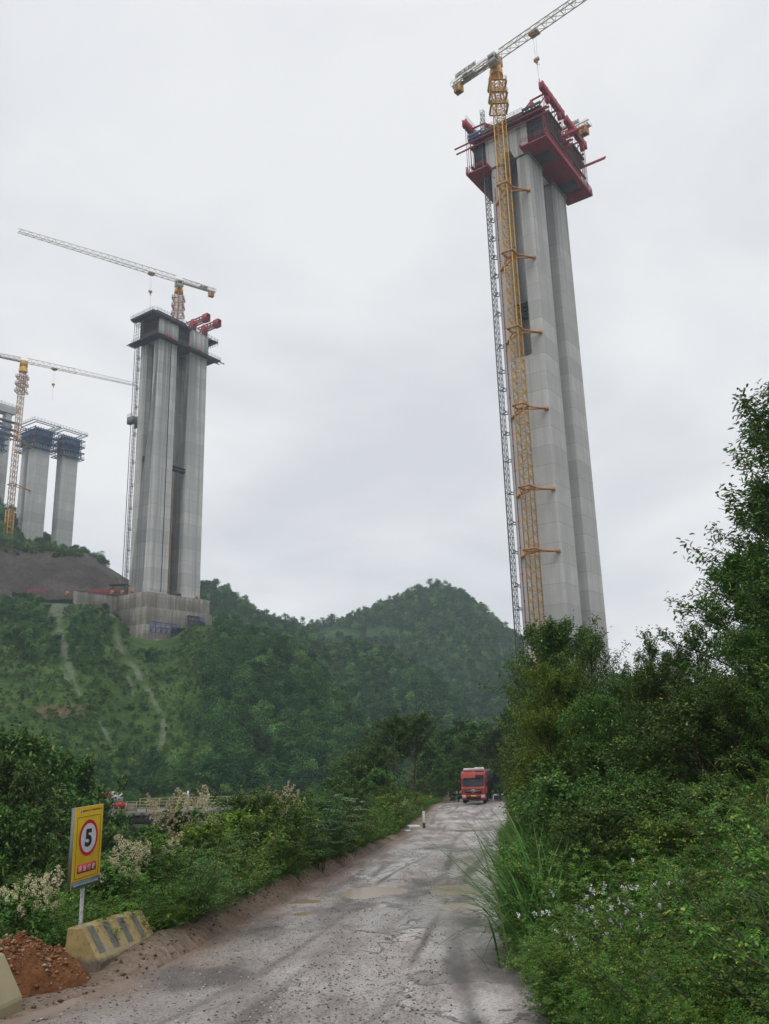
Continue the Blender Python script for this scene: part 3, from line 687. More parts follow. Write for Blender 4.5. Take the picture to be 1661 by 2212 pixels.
for k in range(5): mb.bar((-3.3, 6+k*1.2, zt2-.2), (-3.3, 6+k*1.2, zt2+7.4), .12)
for k in range(6): mb.bar((-3.3, 6, zt2+1.2*k), (-3.3, 10.8, zt2+1.2*k), .08)
mb.build('deck_railing', M['grey_steel'], lp)
for zz in ((113.0,), (113.5,)): pass
mb = MB(); zc = zat(*(LO+EB*0+EA*3.6)[:2], 988)-LZ
mb.box(.5, 3.62, zc, 7.5, 7.38, zc+.5); mb.box(.5, 3.62, zc+1, 7.5, 7.38, zc+1.3); mb.build('strut', M['dark_steel'], lp)
mb = MB(); zc = zat(*(LO+EB*8.5)[:2], 1012)-LZ
for yy in (.6, 2.2): mb.box(8.52, yy, zc, 14.78, yy+.4, zc+.5)
mb.box(8.52, .6, zc+1.2, 14.78, 2.6, zc+1.5); mb.build('strut', M['dark_steel'], lp)
mb = MB(); mb.tube([(5.2, -.12, 1), (5.2, -.12, zt2-1)], .13, 6); mb.build('drain_pipe', M['dark_steel'], lp)
mb = MB(); mb.tube([(8.62, -.1, .5), (8.62, -.1, 45)], .10, 6); mb.build('site_pipe', M['orange_steel'], lp)
for k, x0 in enumerate((16.6, 22.3)):                                # red lattice launching beams on the deck
    g = thing('launching_beam', ('red lattice beam on the left deck, the one nearer the crane mast', 'red lattice beam at the outer right end of the left deck')[k], 'steel beam',
              LO+EB*x0+EA*2.0+np.array([0, 0, zt2+9.45]), TH, 'red lattice beams on the left pier deck')
    mb = MB()
    for s in (-.7, .7):
        for z in (2.2, 4.2): mb.bar((s, 2.5, z), (s, -9, z), .34)
        for j in range(7):
            y = 2.5-j*1.64; mb.bar((s, y, 2.2), (s, y-.82, 4.2), .18); mb.bar((s, y-.82, 4.2), (s, y-1.64, 2.2), .18)
    for j in range(7): mb.bar((-.7, 2.5-j*1.64, 2.2), (.7, 2.5-j*1.64, 2.2), .15); mb.bar((-.7, 2.5-j*1.64, 4.2), (.7, 2.5-j*1.64, 4.2), .15)
    mb.build('lattice', M['red_dark'], g)
    MB().box(-.9, -9.2, 1.7, .9, -6.6, 2.0).box(-.9, -9.2, 4.4, .9, -6.6, 4.7).box(-.95, -9.2, 2.003, -.85, -6.6, 4.397).box(.85, -9.2, 2.003, .95, -6.6, 4.397).build('end_frame', M['red_steel'], g)
    MB().box(-1, -1.6, 0, -.5, -.4, 4.6).box(.5, -1.6, 0, 1, -.4, 4.6).build('support_leg', M['red_steel'], g)

# ---- small far piers with blue climbing formwork ----------------------------------------------------------------
def climbing(parent, x0, y0, x1, y1, z, mat, rings=5):
    mb = MB(); mb.box(x0-.35, y0-.35, z-3.6, x1+.35, y0-.02, z+3); mb.box(x0-.35, y1+.02, z-3.6, x1+.35, y1+.35, z+3)
    mb.box(x0-.35, y0-.018, z-3.6, x0-.02, y1+.018, z+3); mb.box(x1+.02, y0-.018, z-3.6, x1+.35, y1+.018, z+3); mb.build('shutter', M['blue_form'], parent)
    mb = MB()
    for k in range(rings):
        zz = z-6.5+k*3.1; e = 1.9 if k < rings-1 else 2.6
        for a in (e, .6):
            mb.bar((x0-a, y0-a, zz), (x1+a, y0-a, zz), .32); mb.bar((x0-a, y1+a, zz), (x1+a, y1+a, zz), .32)
            mb.bar((x0-a, y0-a, zz), (x0-a, y1+a, zz), .32); mb.bar((x1+a, y0-a, zz), (x1+a, y1+a, zz), .32)
    n = 7
    for k in range(n+1):
        xx = x0-.6+(x1-x0+1.2)*k/n; mb.bar((xx, y0-.7, z-6.5), (xx, y0-.7, z+4), .26); mb.bar((xx, y0-1.9, z-6.4), (xx, y0-.7, z-3.4), .16)
        for zz in (z-3.4, z-.3, z+2.8): mb.bar((xx, y0-2.4, zz), (xx, y0-.4, zz), .2)
    for k in range(4):
        yy = y0-.6+(y1-y0+1.2)*k/3
        for s, xx in ((-1, x0-.7), (1, x1+.7)): mb.bar((xx, yy, z-6.5), (xx, yy, z+4), .26); mb.bar((xx+s*2.0, yy, z-3.4), (xx-s*.3, yy, z-3.4), .2); mb.bar((xx+s*2.0, yy, z-.3), (xx-s*.3, yy, z-.3), .2)
    mb.build('formwork_frame', M['blue_form'], parent)
    mb = MB()
    for zz, e in ((z-6.3, 1.9), (z-.2, 1.9), (z+6.0, 2.6)):
        rail(mb, [(x0-e, y1+e, zz), (x0-e, y0-e, zz), (x1+e, y0-e, zz), (x1+e, y1+e, zz), (x0-e, y1+e, zz)], 1.4, 1.6, .08, (.7, 1.3))
    mb.build('guard_rail', M['grey_steel'], parent)
    for zz in (z-4.6, z-1.6, z+1.4): MB().box(x0-2.0, y0-2.0, zz, x0-1.2, y0-1.95, zz+1.0).build('warning_panel', M['red_steel'], parent)
for k, (u, v, D, lab, yl, twin) in enumerate(((57, 1163, 392, 'grey concrete pier with blue climbing formwork, beside the far left crane mast', 5.0, True),
                                  (120.5, 1178, 400, 'slimmer pier with blue climbing formwork, nearer the tall left pier', 4.6, False))):
    q = P(u, v, D); zb = q[2]-10
    t_ = thing('bridge_pier', lab, 'bridge pier', (q[0], q[1], zb), TH, 'small far piers')
    top = zat(q[0], q[1], 938 if k == 0 else 956)-zb
    MB().box(0, 0, 0, 8.4, yl, top).build('shaft', M['far_concrete'], t_, bevel=.9 if twin else .3)
    if twin: MB().box(0.2, yl+2.6, 0, 8.2, yl+5.6, top).build('shaft', M['far_concrete'], t_, bevel=.6)
    climbing(t_, 0, 0, 8.4, yl if not twin else yl+5.6, top, None)
q = P(6, 1085, 445)
t_ = thing('bridge_pier', 'round edged far pier under a concrete cross beam at the left frame edge', 'bridge pier', (q[0]-1, q[1], q[2]-8), TH)
zt3 = zat(q[0], q[1], 893)-q[2]+8
MB().box(-1.5, 0, 0, 1.9, 4, zt3).build('column', M['far_concrete'], t_, bevel=.5)
MB().box(-14, 0, 0, -10.6, 4, zt3).build('column', M['far_concrete'], t_, bevel=.5)
prism('cross_beam', [(-17, zt3+.003), (3, zt3+.003), (5.2, zt3+1.6), (5.2, zt3+4.2), (-17, zt3+4.2)], (-.5, 4.5), 1, M['far_concrete'], t_, .1)
mb = MB()
for zz in (zt3-5.4, zt3-9.5, zt3-12.5): mb.box(-18, -1.3, zz, 5.0, -.503, zz+1.2); mb.box(-18, 4.503, zz, 5.0, 5.3, zz+1.2)
mb.build('bracket_beam', M['dark_steel'], t_)
MB().box(-17, -.4, -4, 4, 5, 1.5).build('footing', M['cap_concrete'], t_)
mb = MB(); rail(mb, [(-17, -.4, zt3+4.2), (5, -.4, zt3+4.2)], 1.3, 2, .09); mb.build('guard_rail', M['grey_steel'], t_)
q = P(-18, 1090, 430)
t_ = thing('bridge_pier', 'pier with blue formwork cut by the left frame edge', 'bridge pier', (q[0], q[1], q[2]-8), TH, 'small far piers')
top = zat(q[0], q[1], 945)-q[2]+8
MB().box(-6, 0, 0, 2.2, 4, top).build('shaft', M['far_concrete'], t_, bevel=.3); climbing(t_, -6, 0, 2.2, 4, top, None)

# ---- tower cranes -----------------------------------------------------------------------------------------------
def crane(base, zj, tipdir, jl, cl, w, label, mast_m, jib_m, yaw, ties=(), tie_to=None, hook_at=.2, low=None, cab_side=1, word=None, sec=5.0):
    """base x,y,z; jib level zj (world); tipdir horizontal unit vector; jib and counter-jib lengths"""
    t = thing('tower_crane', label, 'tower crane', base, 0, 'yellow tower cranes of the bridge site')
    H = zj-base[2]; d = np.array([tipdir[0], tipdir[1], 0.]); d /= np.linalg.norm(d); s = np.array([-d[1], d[0], 0])
    ref = (math.cos(yaw), math.sin(yaw), 0)
    n = int((H-6)/sec*2); 
    if low:
        k = int(n*low); zc = (H-6)*k/n
        lattice(MB(), (0, 0, 0), (0, 0, zc), w, k, .3, .15, ref).build('mast_base', M['yellow_steel'], t)
        lattice(MB(), (0, 0, zc), (0, 0, H-6), w*.8, n-k, .25, .11, ref).build('mast', mast_m, t)
    else: lattice(MB(), (0, 0, 0), (0, 0, H-6), w, n, .22, .09, ref).build('mast', mast_m, t)
    mb = MB(); lattice(mb, (0, 0, H-15), (0, 0, H-7), w+.7, 3, .18, .10, ref)
    for z in (H-16, H-12.5, H-9): 
        e = w/2+.95; rail(mb, [(-e, -e, z), (e, -e, z), (e, e, z), (-e, e, z), (-e, -e, z)], 1.2, 1.2, .08)
        for a in (-1, 1): mb.box(-e, a*e-.25, z-.1, e, a*e+.25, z); mb.box(a*e-.25, -e+.26, z-.1, a*e+.25, e-.26, z)
    mb.build('climbing_cage', mast_m, t)
    mb = MB(); mb.cyl((0, 0, H-6), (0, 0, H-4.6), w*.75, 16); mb.cyl((0, 0, H-4.5), (0, 0, H-3.4), w*.62, 16)
    mb.obox((0, 0, H-2), d*w*.6, s*w*.55, (0, 0, 1.4)); mb.build('slewing_unit', M['yellow_steel'], t)
    mb = MB(); c = s*cab_side*(w*.5+1.4)+d*1.0+np.array([0, 0, H-3.2]); mb.obox(c, d*1.1, s*.9, (0, 0, 1.25)); mb.obox(c-np.array([0, 0, 1.4]), d*1.4, s*1.2, (0, 0, .08))
    cab = mb.build('cab', M['pale_steel'], t)
    mb = MB(); mb.obox(c+d*1.11+np.array([0, 0, .15]), d*.02, s*.75, (0, 0, .8)); mb.obox(c+s*cab_side*.91+np.array([0, 0, .25]), d*.9, s*.02, (0, 0, .6)); mb.build('window', M['glass'], cab)
    z0 = np.array([0, 0, H-1.0])
    mb = jib_truss(MB(), z0+d*1.2, z0+d*jl*.45, 1.9, 2.3, max(6, int(jl*.45/2.6)), .19, .10, .92); jib_truss(mb, z0+d*jl*.45, z0+d*jl, 1.7, 2.1, max(6, int(jl*.55/2.6)), .15, .085, .7)
    mb.build('jib', jib_m, t)
    mb = jib_truss(MB(), z0-d*1.2, z0-d*cl, 1.9, 2.0, max(4, int(cl/2.4)), .2, .11, .8)
    for a in (-1, 1): rail(mb, [z0-d*2+s*a*1.3, z0-d*cl+s*a*1.3], 1.2, 2, .06)
    mb.obox(z0-d*cl*.55+np.array([0, 0, -.12]), d*cl*.45, s*.45, (0, 0, .05)); mb.build('counter_jib', jib_m, t)
    for k in range(3):
        MB().obox(z0-d*(cl-1.0-k*.72)+np.array([0, 0, -1.2]), d*.32, s*.85, (0, 0, 1.15)).build('counterweight', (M['orange_steel'], M['grey_steel'], M['yellow_steel'])[k], t, bevel=.05)
    mb = MB(); mb.obox(z0-d*(cl-4.6)+np.array([0, 0, .6]), d*.8, s*.9, (0, 0, .6)); mb.cyl(z0-d*(cl-6.4)-s*.8+np.array([0, 0, .6]), z0-d*(cl-6.4)+s*.8+np.array([0, 0, .6]), .5); mb.build('winch', M['grey_steel'], t)
    hp = z0+d*jl*hook_at
    MB().obox(hp+np.array([0, 0, -.35]), d*1.2, s*.95, (0, 0, .22)).obox(hp+np.array([0, 0, -.8]), d*.5, s*.5, (0, 0, .2)).build('trolley', M['rust_mast'], t)
    mb = MB()
    for a in (-.4, .4): mb.bar(hp+d*a+np.array([0, 0, -.8]), hp+d*a*.6+np.array([0, 0, -7.6]), .035)
    mb.bar(hp+np.array([0, 0, -9.6]), hp+np.array([.3, 0, -15.5]), .05); mb.build('hoist_rope', M['dark_steel'], t)
    mb = MB(); mb.obox(hp+np.array([0, 0, -8.0]), d*.65, s*.3, (0, 0, .4)); mb.obox(hp+np.array([0, 0, -8.7]), d*.25, s*.2, (0, 0, .35))
    mb.tube([hp+np.array(p) for p in ((0, 0, -9.0), (.05, 0, -9.5), (.35, 0, -9.8), (.55, 0, -9.5), (.5, 0, -9.2))], [.12, .12, .12, .1, .05], 6); mb.build('hook_block', M['rust_mast'], t)
    for z in ties:
        mb = MB(); zz = z-base[2]; e = w/2+.25; R = Matrix.Rotation(yaw, 3, 'Z')
        cs = [np.array(R @ Vector((i*e, j*e, zz))) for i, j in ((-1, -1), (1, -1), (1, 1), (-1, 1))]
        for k in range(4): mb.bar(cs[k], cs[(k+1) % 4], .34)
        for tgt in tie_to:
            tg = np.asarray(tgt, float)-np.array([base[0], base[1], 0]); tg[2] = zz
            near = sorted(cs, key=lambda c_: np.linalg.norm(c_-tg))[:2]
            for c_ in near: mb.bar(c_, tg, .28)
            mb.obox(tg, EB*.3, EA*.4, (0, 0, .35))
        mb.build('wall_tie', M['orange_steel'], t)
    if word:
        a = math.atan2(-d[1], -d[0]) if word[1] else math.atan2(d[1], d[0])
        text_mesh('lettering', word[0], M['dark_steel'], 6.0, 1.0, t, list(z0-d*cl*.62-s*1.38*(1 if word[1] else -1)*word[2]+np.array([0, 0, 1.7])), rad(90), a)
        mb = MB(); mb.obox(z0-d*cl*.62-s*1.34*(1 if word[1] else -1)*word[2]+np.array([0, 0, 1.7]), d*3.4, s*.02, (0, 0, .7)); mb.build('name_board', M['pale_steel'], t)
    return t
mp = P(1157, 1300, 177); ZJ = 168.0
a_ = Zp(978, 187, ZJ); b_ = Zp(1245, 1, ZJ); dv = (b_-a_)[:2]; dv /= np.linalg.norm(dv)
sl = np.array([mp[0], mp[1]])
tz = [zat(mp[0], mp[1], v) for v in (402, 548, 711, 877, 1053, 1188)]
tgt = (RO+EB*(-.15)+EA*.6)
crane((mp[0], mp[1], ZB), ZJ+.5, dv, 62, float(np.linalg.norm(a_[:2]-sl)), 2.25, 'yellow tower crane with pale jib beside the tall right pier', M['yellow_steel'], M['jib_steel'], TH, tz, [tgt, RO+EB*(-.15)+EA*9.2], .19, None, -1, ('ZTM', False, -1))
lm = P(385, 660, 305)
a_ = Zp(463, 632, 179); b_ = Zp(38, 501, 179); dv = (b_-a_)[:2]; dv /= np.linalg.norm(dv)
crane((lm[0], lm[1], CO[2]), 179.6, dv, float(np.linalg.norm(b_[:2]-lm[:2])), float(np.linalg.norm(a_[:2]-lm[:2])), 2.3, 'tower crane with long pale jib rising behind the left pier deck', M['rust_mast'], M['pale_steel'], TH, (), None, .19)
m3 = P(17, 1158, 385); zj = zat(m3[0], m3[1], 783)
b_ = Zp(293, 834, zj); dv = (b_-m3)[:2]; dv /= np.linalg.norm(dv)
tz3 = [zat(m3[0], m3[1], v) for v in (1047, 950)]
crane((m3[0], m3[1], m3[2]-6), zj+1.2, dv, float(np.linalg.norm(b_[:2]-m3[:2])), 17, 2.5, 'rusty tower crane with yellow mast base at the far left', M['rust_mast'], M['pale_steel'], TH, tz3, [P(60, 1100, 392)], .26, .24)
# crane standing behind the right pier: only its counter jib end shows
q1 = P(1283, 300, 205); zj4 = 158.0
e1 = Zp(1273, 262, zj4); e2 = Zp(1228, 285, zj4); dv = (e2-e1)[:2]; dv /= np.linalg.norm(dv)
cb = e1[:2]+dv*15
crane((cb[0], cb[1], ZB), zj4, dv, 19, 15, 2.4, 'tower crane mostly hidden behind the right pier deck, counter jib showing', M['yellow_steel'], M['jib_steel'], TH, (), None, .3, None, 1, ('ZOOMLION', True, -1))

# ---- construction hoists ------------------------------------------------------------------------------------------
def hoist(base, top, target, zs, label, cage=None):
    t = thing('construction_hoist', label, 'construction hoist', base, TH, 'grey ladder like hoist masts on the piers')
    H = top-base[2]; mb = lattice(MB(), (0, 0, 0), (0, 0, H), .85, int(H/1.5), .09, .06, (1, 0, 0)); mb.build('mast', M['grey_steel'], t)
    mb = MB(); mb.box(-1.6, -.09, 0, -1.42, .09, H*.97); mb.build('cable_guide', M['grey_steel'], t)
    R = Matrix.Rotation(-TH, 3, 'Z'); tg = np.array(R @ Vector((target[0]-base[0], target[1]-base[1], 0)))
    for z in zs:
        mb = MB(); zz = z-base[2]
        for a in (-1.0, 1.0):
            o_ = np.array([0, a, 0]) if abs(tg[0]) > abs(tg[1]) else np.array([a, 0, 0])
            mb.bar((.3*np.sign(a), 0, zz), tg+o_+[0, 0, zz], .14); mb.bar((0, 0, zz+1.1), tg+o_+[0, 0, zz], .11)
            mb.bar((0, .3*np.sign(a), zz), tg*.5+o_*.8+[0, 0, zz], .12)
        mb.obox(tg+np.array([0, 0, zz]), (.2, 0, 0), (0, .2, 0), (0, 0, .5)); mb.bar(tg+[-1, -1, zz], tg+[1, 1, zz], .12); mb.build('wall_bracket', M['dark_steel'], t)
    if cage:
        zz = cage-base[2]; mb = MB(); mb.box(-2.2, -1.5, zz, -.65, 1.5, zz+2.6); rail(mb, [(-2.2, -1.5, zz+2.6), (-2.2, 1.5, zz+2.6)], 1., 1, .08); mb.box(.62, -.7, zz-1.0, 1.2, .7, zz+3.4); mb.build('cage', M['grey_steel'], t)
    return t
hb = P(1117, 1345, 186); tg = RO+EB*1.0+EA*(LA+.05)
hz = [zat(hb[0], hb[1], v) for v in (438, 480, 520, 560, 600, 640, 682, 752, 806, 845, 895, 940, 998, 1068, 1133, 1196, 1268, 1318)]
hoist((hb[0], hb[1], ZB), 160.5, tg, hz, 'thin grey hoist mast climbing the left edge of the right pier')
hb = P(271.5, 1262, 297); tg = LO+EB*.8+EA*11.05
hz = [zat(hb[0], hb[1], v) for v in (775, 800, 840, 880, 940, 1000, 1050, 1100, 1145, 1190, 1235)]
hoist((hb[0], hb[1], LZ), zat(hb[0], hb[1], 745), tg, hz, 'thin grey hoist mast with a cage on the left pier', zat(hb[0], hb[1], 918))
# ------------------------------------------------------------------ roadside objects
def barrier_mat():
    t = NT('striped_concrete').set(.8, 0, .25); co = t.coord('Object'); sx = t.n('ShaderNodeSeparateXYZ'); t.l(co, sx.inputs[0])
    f = t.math('FRACT', t.math('DIVIDE', t.math('ADD', sx.outputs[0], .42), .52)); st = t.math('LESS_THAN', f, .42)
    face = t.math('LESS_THAN', sx.outputs[1], -.10); up = t.math('GREATER_THAN', sx.outputs[2], .24)
    k = t.math('MULTIPLY', t.math('MULTIPLY', st, face), up)
    n1 = t.noise(co, 2.2, 7, .65); n2 = t.noise(co, 11, 6, .7)
    yel = t.ramp(n1, [(.3, (.27, .19, .08)), (.5, (.38, .285, .12)), (.65, (.33, .28, .18)), (.8, (.36, .33, .27))])
    blk = t.ramp(n2, [(.35, (.085, .09, .085)), (.65, (.20, .20, .18))])
    c = t.mix(t.math('MULTIPLY', k, .95), yel, blk)
    d = t.math('ADD', t.math('MULTIPLY', sx.outputs[2], 2.3), t.math('MULTIPLY', n1, 1.0))
    c = t.mix(t.ramp(d, [(.85, g3(.95)), (1.45, g3(0))]), c, t.ramp(n2, [(.3, (.10, .08, .06)), (.7, (.21, .17, .135))]))
    c = t.mix(t.ramp(n2, [(.52, g3(0)), (.66, g3(.75))]), c, (.15, .13, .105))
    t.col(c); t.bump(n2, .5, .02); return t.m
M['barrier'] = barrier_mat(); M['worn_barrier'] = paint('worn_barrier', (.33, .285, .17), .85, (.15, .14, .105), 2.2, .9)
def barrier(p, ang, L, H, label, m='barrier'):
    o = prism('concrete_barrier', [(-.42, -.25), (-.42, H*.27), (-.12, H), (.13, H), (.16, -.25)], (0, L), 0, M[m], None, .022, p, ang)
    return tag(o, label, 'barrier', 'concrete barriers at the road edge')
def bh(u, v):
    z = 0
    for _ in range(30):
        q = Zp(u, v, z); z = float(road_z(q[1]))+.03
    return q
a0 = bh(213, 2103); a1 = bh(338, 2050); d = a1-a0; L = float(np.linalg.norm(d[:2])); ang = math.atan2(d[1], d[0])
nrm = np.array([-math.sin(ang), math.cos(ang), 0])
o = barrier(a0+nrm*.42, ang, L, .60, 'yellow and black striped concrete barrier standing under the speed sign')
sl_ = math.asin(max(-.3, min(.3, (a1[2]-a0[2])/L))); o.rotation_euler = (0, -sl_, ang)
e0 = bh(36, 2172); barrier(e0+nrm*.42-np.array([d[0], d[1], 0])/L*2.05-np.array([0, 0, .02]), ang-.10, 1.9, .64, 'worn pale concrete barrier cut off by the left frame edge', 'worn_barrier')

# heap of orange soil between the barriers
def heap(x, y):
    cx, cy = HX, HY; r = np.sqrt(((x-cx)/1.1)**2+((y-cy)/1.2)**2)
    return ground_h(x, y)-.12+.80*np.clip(1-r, 0, 1)**.75*(1+1.5*fbm(x, y, .6, 5, 90))+.16*fbm(x, y, .2, 4, 91)
hp_ = bh(72, 2135); HX, HY = hp_[0]-.42, hp_[1]+.35
t = NT('red_soil').set(.95, 0, .1); co = t.coord(); n1 = t.noise(co, 3, 8, .7); n2 = t.noise(co, 16, 6, .75)
t.col(t.mix(.6, t.ramp(n1, [(.3, (.13, .06, .03)), (.55, (.24, .105, .045)), (.75, (.32, .18, .10))]), t.ramp(n2, [(.3, g3(.45)), (.65, g3(1.15))]), 'MULTIPLY')); t.bump(n2, 1, .06); M['red_soil'] = t.m
tag(link('dirt_heap', grid_mesh('dirt_heap', np.linspace(HX-1.5, HX+1.5, 130), np.linspace(HY-1.3, HY+1.3, 110), heap, M['red_soil'], True)), 'heap of orange red soil between the two concrete barriers', 'dirt heap')
t = NT('red_clods').set(.95, 0, .1); ge = t.n('ShaderNodeNewGeometry')
t.col(t.ramp(ge.outputs['Random Per Island'], [(0, (.12, .055, .03)), (.6, (.26, .12, .055)), (.9, (.33, .2, .12)), (1, (.3, .3, .3))])); M['red_clods'] = t.m
def on_heap(n):
    x = HX+RNG.normal(0, .42, n); y = HY+RNG.normal(0, .45, n); return x, y, heap(x, y)
rocks(3800, on_heap, M['red_clods'], 'soil_crumbs', 'orange red soil crumbs on the dirt heap', .006, .05)

# speed limit sign
sg = P(175, 1975, 14.3); sgz = float(ground_h(sg[0], sg[1]))
t_ = thing('speed_limit_sign', 'yellow speed limit 5 sign on a thin white pole behind the striped barrier', 'road sign', (sg[0], sg[1], sgz), 0)
M['sign_yellow'] = paint('sign_yellow', (.66, .43, .015), .4, (.5, .32, .03), 2, .3)
M['sign_red'] = paint('sign_red', (.48, .02, .03), .4, (.36, .03, .04), 2, .3); M['sign_white'] = paint('sign_white', (.62, .62, .68), .4, (.5, .5, .55), 2, .3)
M['sign_black'] = paint('sign_black', (.018, .018, .025), .45, (.03, .03, .03), 2, .3); M['sign_teal'] = paint('sign_teal', (.05, .14, .15), .45, (.04, .1, .11), 2, .3)
def pole_mat():
    t = NT('peeling_pole').set(.6); n = t.noise(t.coord(), 30, 5, .7); t.col(t.ramp(n, [(.4, (.42, .42, .40)), (.6, (.24, .23, .22))])); return t.m
top_z = zat(sg[0], sg[1], 1741); bot_z = zat(sg[0], sg[1], 1914)
wd = np.array([math.cos(rad(78)), math.sin(rad(78)), 0]); nd = np.array([wd[1], -wd[0], 0])
W_, Hs = .77, top_z-bot_z; zc = (top_z+bot_z)/2-sgz; an = rad(78)
MB().cyl((0, 0, 0), (0, 0, bot_z-sgz+.5), .028, 12).build('pole', pole_mat(), t_, smooth=False)
bd = thing; o = nd*.05
def sgbox(name, x0, x1, z0, z1, f, th, m, par=None, bev=0):
    mb = MB(); c = nd*(f+th/2)+wd*((x0+x1)/2)+np.array([0, 0, zc+(z0+z1)/2])
    return mb.obox(c, wd*(x1-x0)/2, nd*th/2, (0, 0, (z1-z0)/2)).build(name, m, par or t_, bevel=bev)
M['sign_frame'] = paint('sign_frame', (.17, .20, .19), .5, (.10, .07, .05), 6, .8)
mb = MB()
for sx_ in (-1, 1): mb.obox(wd*sx_*(W_/2-.018)+np.array([0, 0, zc])+nd*.005, wd*.018, nd*.03, (0, 0, Hs/2))
for sz_ in (-1, 1): mb.obox(np.array([0, 0, zc+sz_*(Hs/2-.018)])+nd*.005, wd*(W_/2-.037), nd*.028, (0, 0, .017))
mb.build('box_frame', M['sign_frame'], t_)
face = sgbox('board', -W_/2-.004, W_/2+.004, -Hs/2-.004, Hs/2+.004, .037, .008, M['sign_yellow'], bev=.003)
sgbox('back_panel', -W_/2+.04, W_/2-.04, -Hs/2+.04, Hs/2-.04, -.02, .008, M['sign_frame'])
F0 = .046
sgbox('footer_band', -W_/2, W_/2, -Hs/2, -Hs/2+.085*Hs, F0, .002, M['sign_teal'], face); sgbox('footer_line', -W_/2, W_/2, -Hs/2+.0853*Hs, -Hs/2+.093*Hs, F0, .0018, M['sign_red'], face)
mb = MB()
x0, x1, z0, z1 = -W_*.42, W_*.42, -Hs*.385, Hs*.375
for (a, b, c, d_) in ((x0, x1, z1-.006, z1), (x0, x1, z0, z0+.006), (x0, x0+.006, z0+.0062, z1-.0062), (x1-.006, x1, z0+.0062, z1-.0062)):
    mb.obox(nd*(F0+.001)+wd*(a+b)/2+np.array([0, 0, zc+(c+d_)/2]), wd*(b-a)/2, nd*.001, (0, 0, (d_-c)/2))
mb.build('border_line', M['sign_black'], face)
def disc(name, r, f, m, z):
    n = 48; V = [nd*f+np.array([0, 0, zc+z])]+[nd*f+wd*r*math.cos(k*2*math.pi/n)+np.array([0, 0, zc+z+r*math.sin(k*2*math.pi/n)]) for k in range(n)]
    F = [(0, 1+k, 1+(k+1) % n) for k in range(n)]
    return link(name, mesh_np(name, np.array(V), np.array(F), m), face)
R_ = Hs*.228
disc('ring', R_, F0+.0015, M['sign_red'], Hs*.10); disc('dial', R_*.80, F0+.003, M['sign_white'], Hs*.10)
def stxt(name, s, m, w, h, x, z, f, off=0): return text_mesh(name, s, m, w, h, face, list(nd*f+wd*x+np.array([0, 0, zc+z])), rad(90), an, off)
stxt('numeral', '5', M['sign_black'], W_*.245, Hs*.225, -.005, Hs*.10, F0+.005, .045)
sgbox('label_band', -W_*.335, W_*.335, -Hs*.325, -Hs*.215, F0, .002, M['sign_red'], face)
for k, ch in enumerate('限速行驶'): stxt('lettering', ch, M['sign_white'], W_*.115, Hs*.068, -W_*.235+k*W_*.157, -Hs*.27, F0+.003, .015)
stxt('header_lettering', '贵州省公路工程集团有限公司', M['sign_black'], W_*.68, Hs*.026, W_*.09, Hs*.448, F0+.0015, .02)
stxt('footer_lettering', '贵阳至平塘高速公路项目经理部', M['sign_white'], W_*.86, Hs*.026, 0, -Hs*.458, F0+.0035, .01)
sgbox('emblem', -W_*.335, -W_*.275, Hs*.43, Hs*.467, F0, .002, M['sign_white'], face); sgbox('emblem_mark', -W_*.325, -W_*.285, Hs*.445, Hs*.465, F0+.0021, .001, M['sign_red'], face)

# red cargo truck
tk = road_hit(1024, 1738); s_ = 1.0; hd = rad(11.5)
t_ = thing('cargo_truck', 'red cargo truck with white rolls on its roof facing down the muddy road', 'truck', (tk[0], tk[1], float(road_z(tk[1]))+.03), -hd)   # local +y away from the camera
M['truck_red'] = paint('truck_red', (.36, .028, .02), .42, (.25, .07, .05), 1.6, .7); M['tyre'] = paint('tyre', (.018, .018, .018), .85, (.06, .05, .045), 4, .6)
M['truck_dark'] = paint('truck_dark', (.022, .022, .024), .6, (.05, .045, .04), 3, .6); M['cargo_dark'] = paint('cargo_dark', (.055, .04, .038), .8, (.09, .075, .065), 1.5, .8)
M['lamp'] = paint('lamp', (.5, .5, .5), .15, (.4, .4, .4), 3, .2); M['plate_yellow'] = paint('plate_yellow', (.75, .48, .03), .5, (.6, .4, .03), 3, .2); M['chrome'] = paint('chrome', (.6, .6, .6), .2, (.5, .5, .5), 3, .2, 1)
cab = prism('cab', [(0, .95), (-.02, 1.55), (.06, 1.72), (.22, 2.55), (.42, 3.05), (.9, 3.22), (2.1, 3.22), (2.1, .95)], (-1.24, 1.24), 0, M['truck_red'], t_, .06)
MB().box(-1.22, -.10, .42, 1.22, .5, .93).build('bumper', M['truck_red'], t_, bevel=.06)
MB().box(-.72, -.125, .50, .72, -.103, .80).build('bumper_grille', M['truck_dark'], t_)
MB().box(-.26, -.15, .74, .26, -.128, .90).build('number_plate', M['plate_yellow'], t_)
prism('windscreen', [(.045, 1.78), (.2, 2.47), (.24, 2.47), (.085, 1.78)], (-1.08, 1.08), 0, M['glass'], t_)
o = bpy.context.scene.collection.objects[-1]; o.location = (0, -.035, 0)
MB().box(-.85, -.045, 1.12, .85, -.022, 1.47).build('grille', M['truck_dark'], t_)
mb = MB(); mb.box(-.82, -.07, 1.28, .82, -.047, 1.32)
gr = mb.build('grille_bar', M['chrome'], t_)
mb = MB(); n = 20; ring = [(.17*math.cos(k*2*math.pi/n), -.08, 1.30+.17*math.sin(k*2*math.pi/n)) for k in range(n+1)]; mb.tube(ring, .03, 6); mb.bar((-.1, -.08, 1.38), (.08, -.08, 1.22), .05); mb.bar((.1, -.08, 1.38), (.0, -.08, 1.3), .05); mb.build('emblem', M['chrome'], t_)
